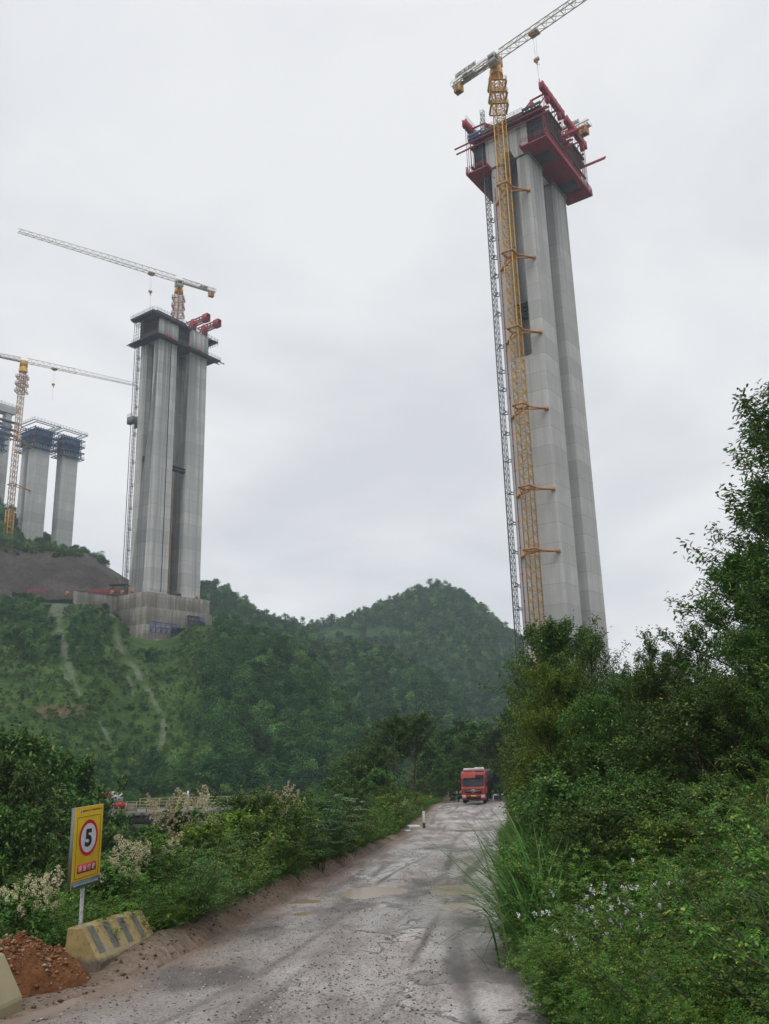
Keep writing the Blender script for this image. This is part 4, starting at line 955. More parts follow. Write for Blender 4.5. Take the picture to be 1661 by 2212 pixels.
for sx_ in (-1, 1):
    o = MB().obox((sx_*.98, -.13, .78), (.20, sx_*.04, 0), (0, .04, 0), (sx_*.03, 0, .15)).build('headlight', M['lamp'], t_, bevel=.03)
    mb = MB(); mb.bar((sx_*1.22, .25, 2.5), (sx_*1.42, .05, 2.45), .05); mb.box(sx_*1.42-.09, -.02, 1.85, sx_*1.42+.09, .10, 2.4); mb.build('mirror', M['truck_dark'], t_)
    MB().box(sx_*1.243-.01, .55, 1.75, sx_*1.243+.01, 1.35, 2.4).build('side_window', M['glass'], t_)
mb = MB(); mb.box(-1.0, .02, 2.52, 1.15, .16, 2.60); mb.box(.28, -.2, 2.62, 1.16, .05, 2.88); mb.build('sun_visor', M['truck_dark'], t_, bevel=.03)
mb = MB(); mb.bar((-.75, .0, 1.78), (-.1, .02, 1.80), .035); mb.bar((.1, .0, 1.78), (.75, .02, 1.80), .035); mb.build('wipers', M['truck_dark'], t_)
mb = MB(); mb.tube([(-1.0, .9, 3.36), (-.1, .85, 3.38)], .13, 10, True); mb.tube([(.15, .8, 3.40), (1.1, .85, 3.40)], .19, 10, True); mb.tube([(-1.05, 1.4, 3.36), (1.1, 1.4, 3.36)], .12, 10, True)
mb.build('roof_rolls', M['white_paint'], t_, smooth=True)
MB().box(-1.25, 2.35, 1.05, 1.25, 9.6, 3.05).build('cargo_body', M['cargo_dark'], t_, bevel=.03)
mb = MB()
for k in range(13): 
    for sx_ in (-1.29, 1.252): mb.box(sx_, 2.5+k*.57, 1.07, sx_+.038, 2.62+k*.57, 3.03)
mb.build('side_ribs', M['truck_dark'], t_)
MB().box(-.5, .6, .55, .5, 9.4, .93).build('chassis', M['truck_dark'], t_)
for (xx, yy) in ((-1, 1.15), (1, 1.15), (-1, 3.1), (1, 3.1), (-1, 7.2), (1, 7.2), (-1, 8.5), (1, 8.5)):
    w_ = MB().cyl((xx*1.2, yy, .51), (xx*.88, yy, .51), .51, 24).build('wheel', M['tyre'], t_); MB().cyl((xx*1.215, yy, .51), (xx*1.205, yy, .51), .27, 16).build('rim', M['cargo_dark'], w_)
MB().box(-1.2, .6, .4, -1.0, 1.75, .94).build('mud_guard', M['truck_dark'], t_); MB().box(-1.1, .1, .35, 1.1, .16, .5).build('skirt', M['truck_dark'], t_)

# white car behind it
cr = P(1078, 1731, 112); cz = float(road_z(cr[1]))
t_ = thing('white_car', 'white car partly hidden by grass behind the red truck', 'car', (cr[0], cr[1], zat(cr[0], cr[1], 1719)-1.62), -rad(11))
M['car_white'] = paint('car_white', (.7, .7, .7), .3, (.6, .6, .6), 2, .2)
prism('body', [(0, .35), (-.02, .75), (.25, .95), (1.0, 1.02), (1.75, 1.58), (3.4, 1.62), (4.2, 1.05), (4.5, .95), (4.5, .35)], (-.88, .88), 0, M['car_white'], t_, .05)
prism('windscreen', [(1.05, 1.07), (1.66, 1.52), (1.70, 1.50), (1.09, 1.05)], (-.76, .76), 0, M['glass'], t_); bpy.context.scene.collection.objects[-1].location = (0, -.02, .02)
for sx_ in (-1, 1):
    MB().box(sx_*.882-.008, 1.7, 1.08, sx_*.882+.008, 3.5, 1.48).build('side_window', M['glass'], t_); MB().obox((sx_*.68, -.005, .76), (.14, 0, 0), (0, .03, 0), (0, 0, .08)).build('headlight', M['lamp'], t_, bevel=.02)
    MB().box(sx_*.98-.08, 1.25, 1.0, sx_*.98+.08, 1.35, 1.16).build('mirror', M['truck_dark'], t_)
    for yy in (.85, 3.6): w_ = MB().cyl((sx_*.9, yy, .32), (sx_*.68, yy, .32), .32, 20).build('wheel', M['tyre'], t_); MB().cyl((sx_*.912, yy, .32), (sx_*.905, yy, .32), .2, 14).build('rim', M['chrome'], w_)
MB().box(-.4, -.04, .45, .4, -.022, .66).build('grille', M['truck_dark'], t_)

# marker post, kerb slabs, stake
q = road_hit(916, 1789); h_ = .62; wp = thing('marker_post', 'short white concrete marker post with a muddy foot at the left road edge', 'marker post', (q[0], q[1], q[2]), .3)
MB().box(-.075, -.075, -.1, .075, .075, h_*.55).build('muddy_foot', M['clods'], wp, bevel=.01); MB().box(-.07, -.07, h_*.553, .07, .07, 1.05).build('shaft', M['white_paint'], wp, bevel=.015)
for (u, v, l, w_, hh, a, lab) in ((893, 1789, .95, .45, .22, .5, 'broken pale concrete slab lying beside the marker post'), (880, 1797, .5, .3, .15, .9, 'smaller broken pale slab nearer the shrubs')):
    q = road_hit(u, v); o = prism('concrete_slab', [(-l/2, -w_/2), (l*.45, -w_*.42), (l/2, w_*.1), (l*.2, w_/2), (-l*.45, w_*.4)], (0, hh), 2, M['white_paint'], None, .03, q-np.array([0, 0, .04]), a); o.rotation_euler = (.12, .08, a)
    tag(o, lab, 'slab', 'broken slabs at the road edge')
q = road_hit(955, 1738); wp = thing('warning_stake', 'small orange stake in the verge before the truck', 'stake', (q[0]-1.2, q[1], q[2]), 0)
MB().bar((0, 0, -.3), (.05, 0, .9), .05).build('stick', M['bark'], wp); MB().obox((.04, -.03, .62), (.11, 0, .02), (0, .012, 0), (-.05, 0, .3)).build('panel', M['orange_box'], wp)

# small bridge with railing to the left, its hut and signs
b0 = P(205, 1757, 104); b1 = P(560, 1770, 99); d = b1-b0; d[2] = 0; L = float(np.linalg.norm(d)); an = math.atan2(d[1], d[0]); dzb = b0[2]
br_ = thing('road_bridge', 'narrow concrete road bridge with a yellowish pipe railing across the ravine', 'bridge', (b0[0], b0[1], dzb), an)
M['bridge_conc'] = concrete('bridge_conc', .27, 3, .6, (1, .95, .85)); M['rail_paint'] = paint('rail_paint', (.38, .33, .17), .6, (.24, .15, .08), 2, 1)
L2 = L+3
MB().box(0, 0, -.35, L2, 5.0, 0).build('deck', M['bridge_conc'], br_, bevel=.03)
mb = MB()
for k in range(int(L2/1.0)): mb.box(.2+k, -.12, -.62, .5+k, -.003, -.02)
for yy in (.3, 2.3, 4.3): mb.box(.1, yy, -1.3, L2-.1, yy+.4, -.352)
mb.build('girder', M['dark_steel'], br_)
for yy in (.12, 4.85):
    mb = MB()
    for zz in (.45, .8, 1.12): mb.bar((3.5, yy, zz), (L2, yy, zz), .07)
    mb.build('handrail', M['rail_paint'], br_)
    for k in range(int((L2-3.5)/1.15)+1): MB().box(3.46+k*1.15, yy-.06, .003, 3.54+k*1.15, yy+.06, 1.15).build('post', M['rail_paint'], br_)
for xx in (.8, L2*.55, L2-1): MB().box(xx, .6, -9, xx+1.0, 4.4, -1.303).build('pier', M['bridge_conc'], br_)
def at_b(x, y, z=0): return b0+np.array([math.cos(an)*x-math.sin(an)*y, math.sin(an)*x+math.cos(an)*y, z])
for k, (u, w_, lab) in enumerate(((222, 3.6, 'low pale concrete barrier left of the bridge railing'), (252, 2.6, 'short pale concrete barrier between the low barrier and the bridge railing'))):
    q = P(u+9, 1752, 105); o = prism('concrete_barrier', [(-.3, -.3), (-.12, .8), (.12, .8), (.3, -.3)], (0, w_*.62), 0, M['bridge_conc'], None, .03, q, an); tag(o, lab, 'barrier', 'pale barriers by the small bridge')
q = P(206, 1745, 112); hut = thing('site_hut', 'small white site hut with a rusty red roof above the yellow sign', 'hut', q, an)
MB().box(-1.3, 0, -.6, 1.5, 2.4, 1.35).build('wall', M['white_paint'], hut); prism('roof', [(-1.7, 1.36), (1.9, 1.36), (1.8, 1.62), (-1.6, 1.75)], (-.4, 2.8), 1, M['red_dark'], hut)
MB().box(.2, -.06, -.1, .9, -.003, 1.1).build('door', M['blue_form'], hut); MB().box(-.9, -.06, .3, -.2, -.003, 1.0).build('window', M['glass'], hut)
q = P(252, 1752, 103); s1 = thing('notice_board', 'white notice board on posts beside the hut', 'notice board', q, an)
MB().bar((-.4, 0, -.6), (-.4, 0, 1.2), .07).build('post', M['grey_steel'], s1); MB().bar((.4, 0, -.6), (.4, 0, 1.2), .07).build('post', M['grey_steel'], s1); MB().box(-.65, -.07, 1.0, .65, -.04, 2.1).build('panel', M['white_paint'], s1)
q = P(258, 1752, 101); s1 = thing('notice_board', 'red notice board below the white one at the bridge approach', 'notice board', q, an)
MB().bar((-.3, 0, -2), (-.3, 0, .5), .07).build('post', M['grey_steel'], s1); MB().box(-.6, -.07, .2, .6, -.04, .95).build('panel', M['red_steel'], s1)
q = P(405, 1748, 103); s1 = thing('marker_post', 'slim white marker post rising above the bridge railing', 'marker post', q, an)
MB().box(-.09, -.09, -.3, .09, .09, 1.0).build('shaft', M['grey_steel'], s1); MB().box(-.10, -.10, 1.003, .10, .10, 2.0).build('top', M['white_paint'], s1)
q = P(508, 1745, 100); o = MB().tube([(0, 0, -.34), (0, 0, -.30), (0, 0, 0), (0, 0, .3), (0, 0, .34)], [.05, .2, .34, .2, .05], 12, True).build('orange_float', M['orange_box'], None, q, smooth=True)
tag(o, 'round orange float hanging on the bridge railing', 'float')

# things on the site bench
def bench(u, v, D): q = P(u, v, D); return q
for k, (u, lab) in enumerate(((78, 'red fence panel at the left end of the site bench'), (208, 'red fence panel on the bench below the brown cutting'), (232, 'red fence panel next to the orange cabinet on the bench'))):
    q = bench(u, 1284, 286); fz = thing('safety_fence', lab, 'fence', q, math.atan2(d[1], d[0])+.1, 'red safety fences on the site bench'); mb = MB()
    for z in (0.1, .9, 1.7): mb.bar((-2.6, 0, z), (2.6, 0, z), .16)
    for j in range(7): mb.bar((-2.6+j*.87, 0, 0), (-2.6+j*.87, 0, 1.7), .13)
    mb.build('frame', M['red_steel'], fz)
for k, (u, v, lab) in enumerate(((242, 1283, 'orange cabinet near the hoist foot'), (264, 1283, 'orange cabinet right beside the hoist mast'), (145, 1285, 'orange cabinet alone on the middle of the bench'), (285, 1281, 'orange cabinet at the left foot of the left pier'), (425, 1294, 'orange cabinet on the right end of the pile cap'))):
    q = bench(u, v, 285 if k < 3 else (286 if k == 3 else 295)); c_ = thing('site_cabinet', lab, 'cabinet', q, TH, 'orange site cabinets'); c_.scale = (.6, .6, .6); MB().box(-.75, -.6, 0, .75, .6, 2.0).build('body', M['orange_box'], c_, bevel=.04); MB().box(-.7, -.64, .1, -.02, -.603, 1.9).box(.02, -.64, .1, .7, -.603, 1.9).build('door', M['orange_box'], c_)
q = bench(256, 1279, 287); c_ = thing('shelter', 'dark open work shelter at the foot of the left hoist', 'shelter', q, an)
mb = MB(); mb.box(-3.2, -1.6, 2.3, 3.2, 1.8, 2.45); mb.build('roof', M['dark_steel'], c_)
for xx in (-3, 3): 
    for yy in (-1.4, 1.6): MB().bar((xx, yy, -.5), (xx, yy, 2.3), .12).build('post', M['grey_steel'], c_)
q = CO+EB*6+EA*1.2; c_ = tag(MB().box(-1.6, -.7, 0, 1.6, .7, 1.3).box(-1.5, -.72, .2, 1.5, -.702, 1.1).build('material_crate', M['red_dark'], None, (q[0]-3, q[1]+1, q[2]), TH), 'rusty red material crate on the near corner of the pile cap', 'crate')
q = CO+EB*14+EA*.9; tag(MB().box(-1.2, -.5, 0, 1.2, .5, 1.0).box(-1.1, -.53, .1, 1.1, -.502, .9).build('material_crate', M['rust_rebar'], None, q, TH), 'brown crate between the two left pier columns', 'crate')
def lattice_panel(name, p, ux, uz, w, h, nx_, nz_, m, label, group=None, skin=False):
    ux = np.asarray(ux, float); uz = np.asarray(uz, float); nn = np.cross(ux, uz); t_ = thing(name, label, 'formwork panel', p, 0, group); mb = MB()
    for i in range(nx_+1): mb.bar(ux*w*i/nx_, ux*w*i/nx_+uz*h, .26, .26)
    for j in range(nz_+1): mb.bar(uz*h*j/nz_+nn*.1, ux*w+uz*h*j/nz_+nn*.1, .24, .24)
    for i in range(nx_): mb.bar(ux*w*i/nx_+uz*.1, ux*w*(i+1)/nx_+uz*h, .14)
    mb.build('frame', m, t_)
    if skin: MB().obox(ux*w/2+uz*h/2-nn*.12, ux*w/2, uz*h/2, nn*.04).build('sheet', M['dark_steel'], t_)
p0 = P(325, 1365, 280); p1 = P(380, 1371, 286); v_ = p1-p0; w_ = np.linalg.norm(v_); lattice_panel('formwork_panel', p0, v_/w_, (0, 0, 1), w_, 3.4, 5, 2, M['blue_steel'], 'long blue steel lattice panel below the left pile cap')
p0 = CO+EB*18.5-EA*3.4; p0[2] = CO[2]-13.2; uz = np.array([0, 0, 6.6])+EA*2.6-EB*1.2; uz /= np.linalg.norm(uz)
lattice_panel('formwork_panel', p0, EB, uz, 5.2, 7.2, 4, 4, M['dark_form'], 'dark steel formwork panel leaning on the pile cap', None, True)
p0 = p0+EB*5.5; lattice_panel('formwork_panel', p0, EB, uz, 1.7, 7.0, 2, 4, M['blue_steel'], 'narrow blue steel formwork panel leaning beside the dark one')
p0 = P(470, 1408, 268); lattice_panel('formwork_panel', p0, EB, (0, -.35, .93), 2.6, 3.0, 4, 3, M['blue_steel'], 'small blue steel frame lying on the green slope right of the left pier')
# ------------------------------------------------------------------ plants
def unit(v): return v/(np.linalg.norm(v, axis=-1, keepdims=True)+1e-9)
def leafs(Pp, D, N, L, W, hexa=False):
    """leaf blades; returns V (n,k,3) and the quad pattern"""
    D = unit(D); S = unit(np.cross(D, N)); N = np.cross(S, D); L = np.asarray(L).reshape(-1, 1); W = np.asarray(W).reshape(-1, 1)
    if not hexa:
        V = np.stack([Pp, Pp+D*L*.45+S*W*.5+N*W*.12, Pp+D*L-N*L*.12, Pp+D*L*.45-S*W*.5+N*W*.12], 1); return V, np.array([[0, 1, 2, 3]])
    V = np.stack([Pp, Pp+D*L*.28+S*W*.45+N*W*.15, Pp+D*L*.66+S*W*.42+N*(W*.15-L*.05), Pp+D*L-N*L*.16, Pp+D*L*.66-S*W*.42+N*(W*.15-L*.05), Pp+D*L*.28-S*W*.45+N*W*.15], 1)
    return V, np.array([[0, 1, 2, 3], [0, 3, 4, 5]])
class LeafBag:
    def __init__(s): s.V = []; s.F = []; s.n = 0
    def add(s, V, F):
        n, k = V.shape[:2]; f = (np.arange(n)[:, None, None]*k+F[None]).reshape(-1, 4)+s.n
        s.V.append(V.reshape(-1, 3)); s.F.append(f); s.n += n*k
    def mesh(s, name, mat): return mesh_np(name, np.concatenate(s.V), np.concatenate(s.F), mat)
def rdir(rng, n, zmin=-1, zmax=1):
    a = rng.random(n)*2*np.pi; z = zmin+(zmax-zmin)*rng.random(n); r = np.sqrt(np.clip(1-z*z, 0, 1)); return np.stack([r*np.cos(a), r*np.sin(a), z], -1)
def compound(bag, rng, Pp, D, N, L, n, l, w, droop=.25):
    """pinnate leaves: n pairs of leaflets and one at the tip"""
    D = unit(D); S = unit(np.cross(D, N)); N = np.cross(S, D); L = np.asarray(L).reshape(-1, 1)
    for i in range(n+1):
        t = .18+.82*i/n; B = Pp+D*L*t-np.array([0, 0, 1])*L*droop*t*t; Dd = D-np.array([0, 0, 1])*droop*2*t
        if i == n: bag.add(*leafs(B, Dd, N, np.full(len(Pp), l), np.full(len(Pp), w)))
        else:
            for s_ in (-1, 1): bag.add(*leafs(B, Dd*.45+s_*S+.25*rdir(rng, len(Pp)), N+.35*rdir(rng, len(Pp)), l*(.85+.3*rng.random(len(Pp))), np.full(len(Pp), w)))
def arc(rng, p, az, inc, L, droop, n=8):
    t = np.linspace(0, 1, n); ang = inc+droop*t
    st = np.stack([np.sin(ang)*np.cos(az), np.sin(ang)*np.sin(az), np.cos(ang)], -1)*L/(n-1); return np.asarray(p)+np.concatenate([[[0, 0, 0]], np.cumsum(st[1:], 0)])
KIT = {}
def pinnate_shrub(seed, h, nst, l, w, pairs, leafL, twigs=11, nodes=6):
    rng = np.random.default_rng(seed); bag = LeafBag(); mb = MB()
    for k in range(nst):
        az = rng.random()*6.28; inc = .1+.75*rng.random(); c = arc(rng, [.18*math.cos(az)*rng.random(), .18*math.sin(az)*rng.random(), -.1], az, inc, h*(.75+.5*rng.random()), .5*rng.random()+.1)
        mb.tube(c, np.linspace(.012, .004, len(c)), 4)
        for j in range(twigs):
            t = .22+.78*(j+rng.random())/twigs; x = t*(len(c)-1); i = min(int(x), len(c)-2); b = c[i]+(c[i+1]-c[i])*(x-i); tl = .2+.28*rng.random()*(1.3-t)
            q = arc(rng, b, az+(rng.random()-.5)*4.5, .6+.7*rng.random(), tl, .3, 4); mb.tube(q, [.004, .003, .003, .002], 3)
            m = nodes; tt = np.linspace(.15, 1, m); X = np.stack([np.interp(tt*3, range(4), q[:, e]) for e in range(3)], -1)
            dq = unit(q[-1]-q[0]); D = dq*.5+.9*rdir(rng, m, -.25, .6); N = np.array([0, 0, 1.])+.5*rdir(rng, m)
            compound(bag, rng, X, D, N, leafL*(.7+.6*rng.random(m)), pairs, l, w)
    return bag, mb
def broad_bush(seed, h, r, nbr, lpc, ll, lw, hexa=True, trunk=.05, base=.15, layered=0., open_=.0, flat=1.0):
    """tree or bush: tapered trunk, limbs, twigs, leaf clusters with gaps"""
    rng = np.random.default_rng(seed); bag = LeafBag(); mb = MB()
    tr = np.array([[0, 0, -.3]]+[[.06*h*math.sin(2.1*t+seed)*t, .06*h*math.cos(1.7*t+seed)*t, h*.86*t] for t in np.linspace(.05, 1, 9)])
    mb.tube(tr, np.linspace(trunk, trunk*.15, len(tr)), 7)
    for k in range(nbr):
        t = base+(1-base)*((k+rng.random())/nbr); z = t*9; i = min(int(z), 8); b = tr[i]+(tr[i+1]-tr[i])*(z-i)
        if layered: t = round(t*layered)/layered
        env = (math.sin(math.pi*min(1, max(.08, (t-base*.6)/(1-base*.6)))**.8)*.8+.25); Lb = r*env*(.65+.6*rng.random())
        az = k*2.4+rng.random()*.8; inc = (1.25-.75*t)*(.8+.4*rng.random()); c = arc(rng, b, az, inc, Lb, .35 if not layered else .15, 7)
        mb.tube(c, np.linspace(trunk*.4*(1.1-t)+.006, .004, 7), 5)
        for j in range(7):
            u = .3+.7*(j+rng.random())/7; x = u*6; i = min(int(x), 5); bb = c[i]+(c[i+1]-c[i])*(x-i); tl = Lb*.35*(.5+rng.random())*(1.25-.6*u)
            q = arc(rng, bb, az+(rng.random()-.5)*3.6, inc+(rng.random()-.6)*.9, tl, .4, 4)
            if rng.random() < open_: continue
            mb.tube(q, [.007, .005, .004, .003], 3)
            n = lpc; tt = rng.random(n)**.7; X = np.stack([np.interp(tt*3, range(4), q[:, e]) for e in range(3)], -1)+rng.normal(0, .035*h**.5, (n, 3))*np.array([1, 1, flat])
            dq = unit(q[-1]-q[0]); D = .5*dq+rdir(rng, n, -.8, .45); N = np.array([0, 0, 1.])+.6*rdir(rng, n)
            bag.add(*leafs(X, D, N, ll*(.65+.7*rng.random(n)), lw*(.75+.5*rng.random(n)), hexa))
    return bag, mb
def grass_clump(seed, nb, L, w, spread=.22, droop=1.5):
    rng = np.random.default_rng(seed); mb = MB(); k = 8
    for b in range(nb):
        az = rng.random()*6.28; c = arc(rng, [spread*rng.normal(), spread*rng.normal(), -.05], az, .05+.4*rng.random(), L*(.55+.6*rng.random()), droop*(.4+.8*rng.random()), k)
        t = np.linspace(0, 1, k); ww = w*(.7+.5*rng.random())*np.minimum(1, (1-t)*2.2+.03)*np.minimum(1, .5+t*2); sd = np.array([-math.sin(az), math.cos(az), .25*(rng.random()-.5)])
        V = np.stack([c-sd*ww[:, None]/2, c+sd*ww[:, None]/2], 1).reshape(-1, 3); i = np.arange(k-1)*2; mb.add(V, np.stack([i, i+1, i+3, i+2], -1))
    return mb
def panicles(seed, n, h, L, spread, size=.034, per=120):
    rng = np.random.default_rng(seed); bag = LeafBag(); mb = MB()
    for k in range(n):
        az = rng.random()*6.28; p = np.array([spread*math.cos(az)*rng.random(), spread*math.sin(az)*rng.random(), h*(.72+.3*rng.random())]); c = arc(rng, p, az, .15+.3*rng.random(), L*(.6+.7*rng.random()), .25, 5)
        mb.tube(np.concatenate([[p*[.5, .5, .4]], c]), np.linspace(.012, .003, 6), 4); t = rng.random(per); X = np.stack([np.interp(t*4, range(5), c[:, e]) for e in range(3)], -1)
        br_ = np.floor(rng.random(per)*9); ba = br_*2.4; rr_ = .42*L*(1.08-t)*rng.random(per)**.6; t2 = (br_+.5)/9
        X = np.stack([np.interp(t2*4, range(5), c[:, e]) for e in range(3)], -1) if L > .3 else X; rr_ = .46*L*(1.05-t2)*rng.random(per) if L > .3 else rr_
        X = X+np.stack([np.cos(ba)*rr_, np.sin(ba)*rr_, rr_*.75], -1)+rng.normal(0, .018, (per, 3)) if L > .3 else X+rdir(rng, per)*(.5*L*rng.random(per))[:, None]; bag.add(*leafs(X, rdir(rng, per), rdir(rng, per), size*(.6+.8*rng.random(per)), size*.8*(.6+.8*rng.random(per))))
    return bag, mb
LM = {}
LM['bright'] = leafmat('leaf_bright', (.022, .078, .012), (.135, .275, .035), (.40, .36, .05), .5, .18)
LM['dark'] = leafmat('leaf_dark', (.034, .088, .02), (.115, .205, .04), (.27, .30, .06), .42, .2)
LM['mid'] = leafmat('leaf_mid', (.035, .095, .02), (.115, .225, .045), (.30, .30, .06), .45, .18)
LM['olive'] = leafmat('leaf_olive', (.06, .12, .02), (.19, .27, .04), (.38, .34, .06), .45, .3)
LM['blue'] = leafmat('leaf_bluish', (.075, .17, .085), (.13, .25, .13), None, .45, .3)
LM['grass'] = leafmat('blade_green', (.04, .12, .022), (.10, .22, .045), (.3, .28, .11), .45, .22)
LM['dry'] = leafmat('blade_dry', (.24, .19, .10), (.36, .30, .17), None, .7, .2)
LM['cream'] = leafmat('petal_cream', (.50, .44, .27), (.66, .60, .42), (.40, .22, .13), .7, .3)
LM['pink'] = leafmat('petal_buff', (.46, .36, .25), (.56, .46, .34), (.34, .15, .08), .7, .3)
LM['white'] = leafmat('petal_white', (.62, .62, .66), (.75, .75, .78), None, .7, .3)
LM['forest'] = leafmat('leaf_forest', (.016, .08, .02), (.085, .25, .055), (.25, .38, .08), .55, .2, .42, True)
LM['hillbush'] = leafmat('leaf_hillbush', (.04, .115, .022), (.095, .215, .036), (.20, .28, .05), .55, .2, .35, True)
def kit(name, fol, stem, lm, extra=()):
    """a plant: list of (part name, mesh); the first time used as objects, afterwards copied"""
    parts = [('foliage', fol.mesh(name+'_foliage', LM[lm]))] if fol else []
    if stem: parts.append(('stem', stem.mesh(name+'_stem', M['stem'] if lm != 'dark' else M['bark'])))
    KIT.setdefault(name.rsplit('_', 1)[0], []).append(parts+list(extra))
for k in range(4): f, s = pinnate_shrub(100+k, 1.35, 14, .036, .019, 4, .125, 10, 6); kit('pinnate_%d' % k, f, s, 'bright')
for k in range(3): f, s = pinnate_shrub(150+k, 1.1, 14, .036, .015, 4, .14, 9, 5); kit('feather_%d' % k, f, s, 'mid')
for k in range(4): f, s = broad_bush(200+k, 2.4, 1.35, 30, 38, .078, .033, True, .045, .08); kit('leafy_%d' % k, f, s, 'dark')
for k in range(2): f, s = broad_bush(230+k, 2.0, 1.2, 24, 20, .10, .05, True, .04, .08); kit('olive_%d' % k, f, s, 'olive')
for k in range(3): f, s = broad_bush(260+k, 5.2, 2.1, 46, 62, .105, .044, True, .10, .16, 0, .20); kit('tree_%d' % k, f, s, 'dark'); KIT.setdefault('lighttree', []).append([('foliage', f.mesh('lt%d' % k, LM['olive' if k else 'mid'])), KIT['tree'][-1][1]])
for k in range(2): f, s = broad_bush(290+k, 6.2, 1.9, 40, 34, .12, .042, True, .11, .12, 0, .36); kit('opentree_%d' % k, f, s, 'dark')
for k in range(2): f, s = broad_bush(320+k, 7.5, 2.7, 34, 60, .19, .085, False, .15, .55, 6, .12, .4); kit('layered_%d' % k, f, s, 'mid')
for k in range(3): f, s = broad_bush(340+k, 6.5, 2.5, 44, 60, .19, .09, False, .13, .15, 0, .05); kit('valley_%d' % k, f, s, 'mid')
for k in range(3):
    g = grass_clump(400+k, 95, 2.4, .026, .17, 1.6); KIT.setdefault('tallgrass', []).append([('blades', g.mesh('blades_%d' % k, LM['grass']))])
for k in range(2):
    g = grass_clump(420+k, 70, .75, .009, .3, 1.1); KIT.setdefault('shortgrass', []).append([('blades', g.mesh('shortblades_%d' % k, LM['grass']))])
for k in range(3):
    f, s = broad_bush(440+k, 2.2, .95, 22, 18, .11, .055, True, .03, .1); pf, ps = panicles(450+k, 9, 2.3, .62, .75, .042, 150)
    kit('plume_%d' % k, f, s, 'mid', [('blossoms', pf.mesh('plume_flower_%d' % k, LM['cream' if k < 2 else 'pink']))])
for k in range(2):
    rng = np.random.default_rng(480+k); bag = LeafBag(); mb = MB()
    for st in range(7):
        az = rng.random()*6.28; c = arc(rng, [.15*rng.normal(), .15*rng.normal(), -.1], az, .1+.25*rng.random(), 1.7+.9*rng.random(), .2); mb.tube(c, np.linspace(.02, .008, 8), 5)
        for j in range(9):
            b = c[3+int(j/9*5)] if j < 8 else c[-1]; n = 1; a2 = j*2.4+rng.random(); D = np.array([[math.cos(a2), math.sin(a2), .25]])
            compound(bag, rng, b[None], D, np.array([[0, 0, 1.]]), [.42+.2*rng.random()], 6, .13, .05, .18)
    kit('sumac_%d' % k, bag, mb, 'blue')
for k in range(2):
    f, s = pinnate_shrub(500+k, .95, 12, .045, .022, 3, .11, 7, 4); pf, ps = panicles(510+k, 13, 1.0, .05, .85, .019, 15)
    kit('whiteflower_%d' % k, f, s, 'mid', [('blossoms', pf.mesh('white_flower_%d' % k, LM['white']))])
g = grass_clump(530, 16, 2.4, .016, .15, 1.3); KIT['drygrass'] = [[('blades', g.mesh('dry_blades', LM['dry']))]]
NAMES = dict(lighttree='leafy_tree', pinnate='pinnate_shrub', feather='feathery_shrub', leafy='leafy_shrub', olive='yellowish_shrub', tree='leafy_tree', opentree='loose_tree', layered='layered_tree', valley='valley_tree',
             tallgrass='tall_grass_clump', shortgrass='grass_tuft', plume='plume_shrub', sumac='sumac_shrub', whiteflower='white_flower_herb', drygrass='dry_grass_clump')
CATS = dict(lighttree='tree', tree='tree', opentree='tree', layered='tree', valley='tree', tallgrass='grass', shortgrass='grass', drygrass='grass', whiteflower='flowering herb')
FIRST = {}
RP = random.Random(5)
def plant(kind, x, y, s=1.0, label=None, group=None, z=None, sz=None, var=None):
    v = RP.randrange(len(KIT[kind])) if var is None else var; zz = float(ground_h(x, y)) if z is None else z
    r = link(NAMES[kind], None, None, (x, y, zz-.04), RP.random()*6.28); r.scale = (s, s, sz or s); tag(r, label, CATS.get(kind, 'shrub'), group)
    r.rotation_euler = (RP.uniform(-.08, .08), RP.uniform(-.08, .08), r.rotation_euler[2])
    tree = CATS.get(kind) == 'tree'
    for nm, me in KIT[kind][v]:
        nm2 = {'foliage': 'crown', 'stem': 'trunk'}.get(nm, nm) if tree else nm; link(nm2, me, r)
    return r
def pix_xy(u, y): 
    """x of image column u (taken near the horizon) at distance y"""
    return (u-838)/1790*y*.97
# --- right bank, near: light green pinnate shrubs
G1 = 'light green pinnate shrubs on the right bank'
pts = []
for _ in range(1600):
    y = RP.uniform(5.3, 18.5); xr = float(road_r(y)); x = xr+.45+RP.random()**1.0*4.8
    if x > .50*y+1.5 or (y > 11.6 and x < xr+1.5): continue
    if all((x-a)**2+(y-b)**2 > .66**2 for a, b in pts): pts.append((x, y))
for (x, y) in pts:
    e = x-float(road_r(y))
    if y < 8.4: lab = 'light green pinnate shrub at the bottom of the right bank, nearest the viewer'
    elif e < 1.3: lab = 'light green pinnate shrub overhanging the right road edge'
    elif e > 3.2: lab = 'light green pinnate shrub well up the right bank'
    else: lab = 'light green pinnate shrub amid the right bank around the white flowers'
    k = RP.random(); plant('pinnate' if k < .66 else 'feather' if k < .90 else 'leafy', x, y, (RP.uniform(.62, 1.18) if e > 1 else RP.uniform(.5, .85))*(.8+1.5*float(fbm(np.array([x]), np.array([y]), 2.4, 2, 15)[0])+.1)*(.42 if k >= .90 else 1), lab if k < .66 else 'fine leaved mid green weed mixed among the pinnate shrubs of the right bank' if k < .9 else 'small broad leaved dark weed among the pinnate shrubs of the right bank', G1)
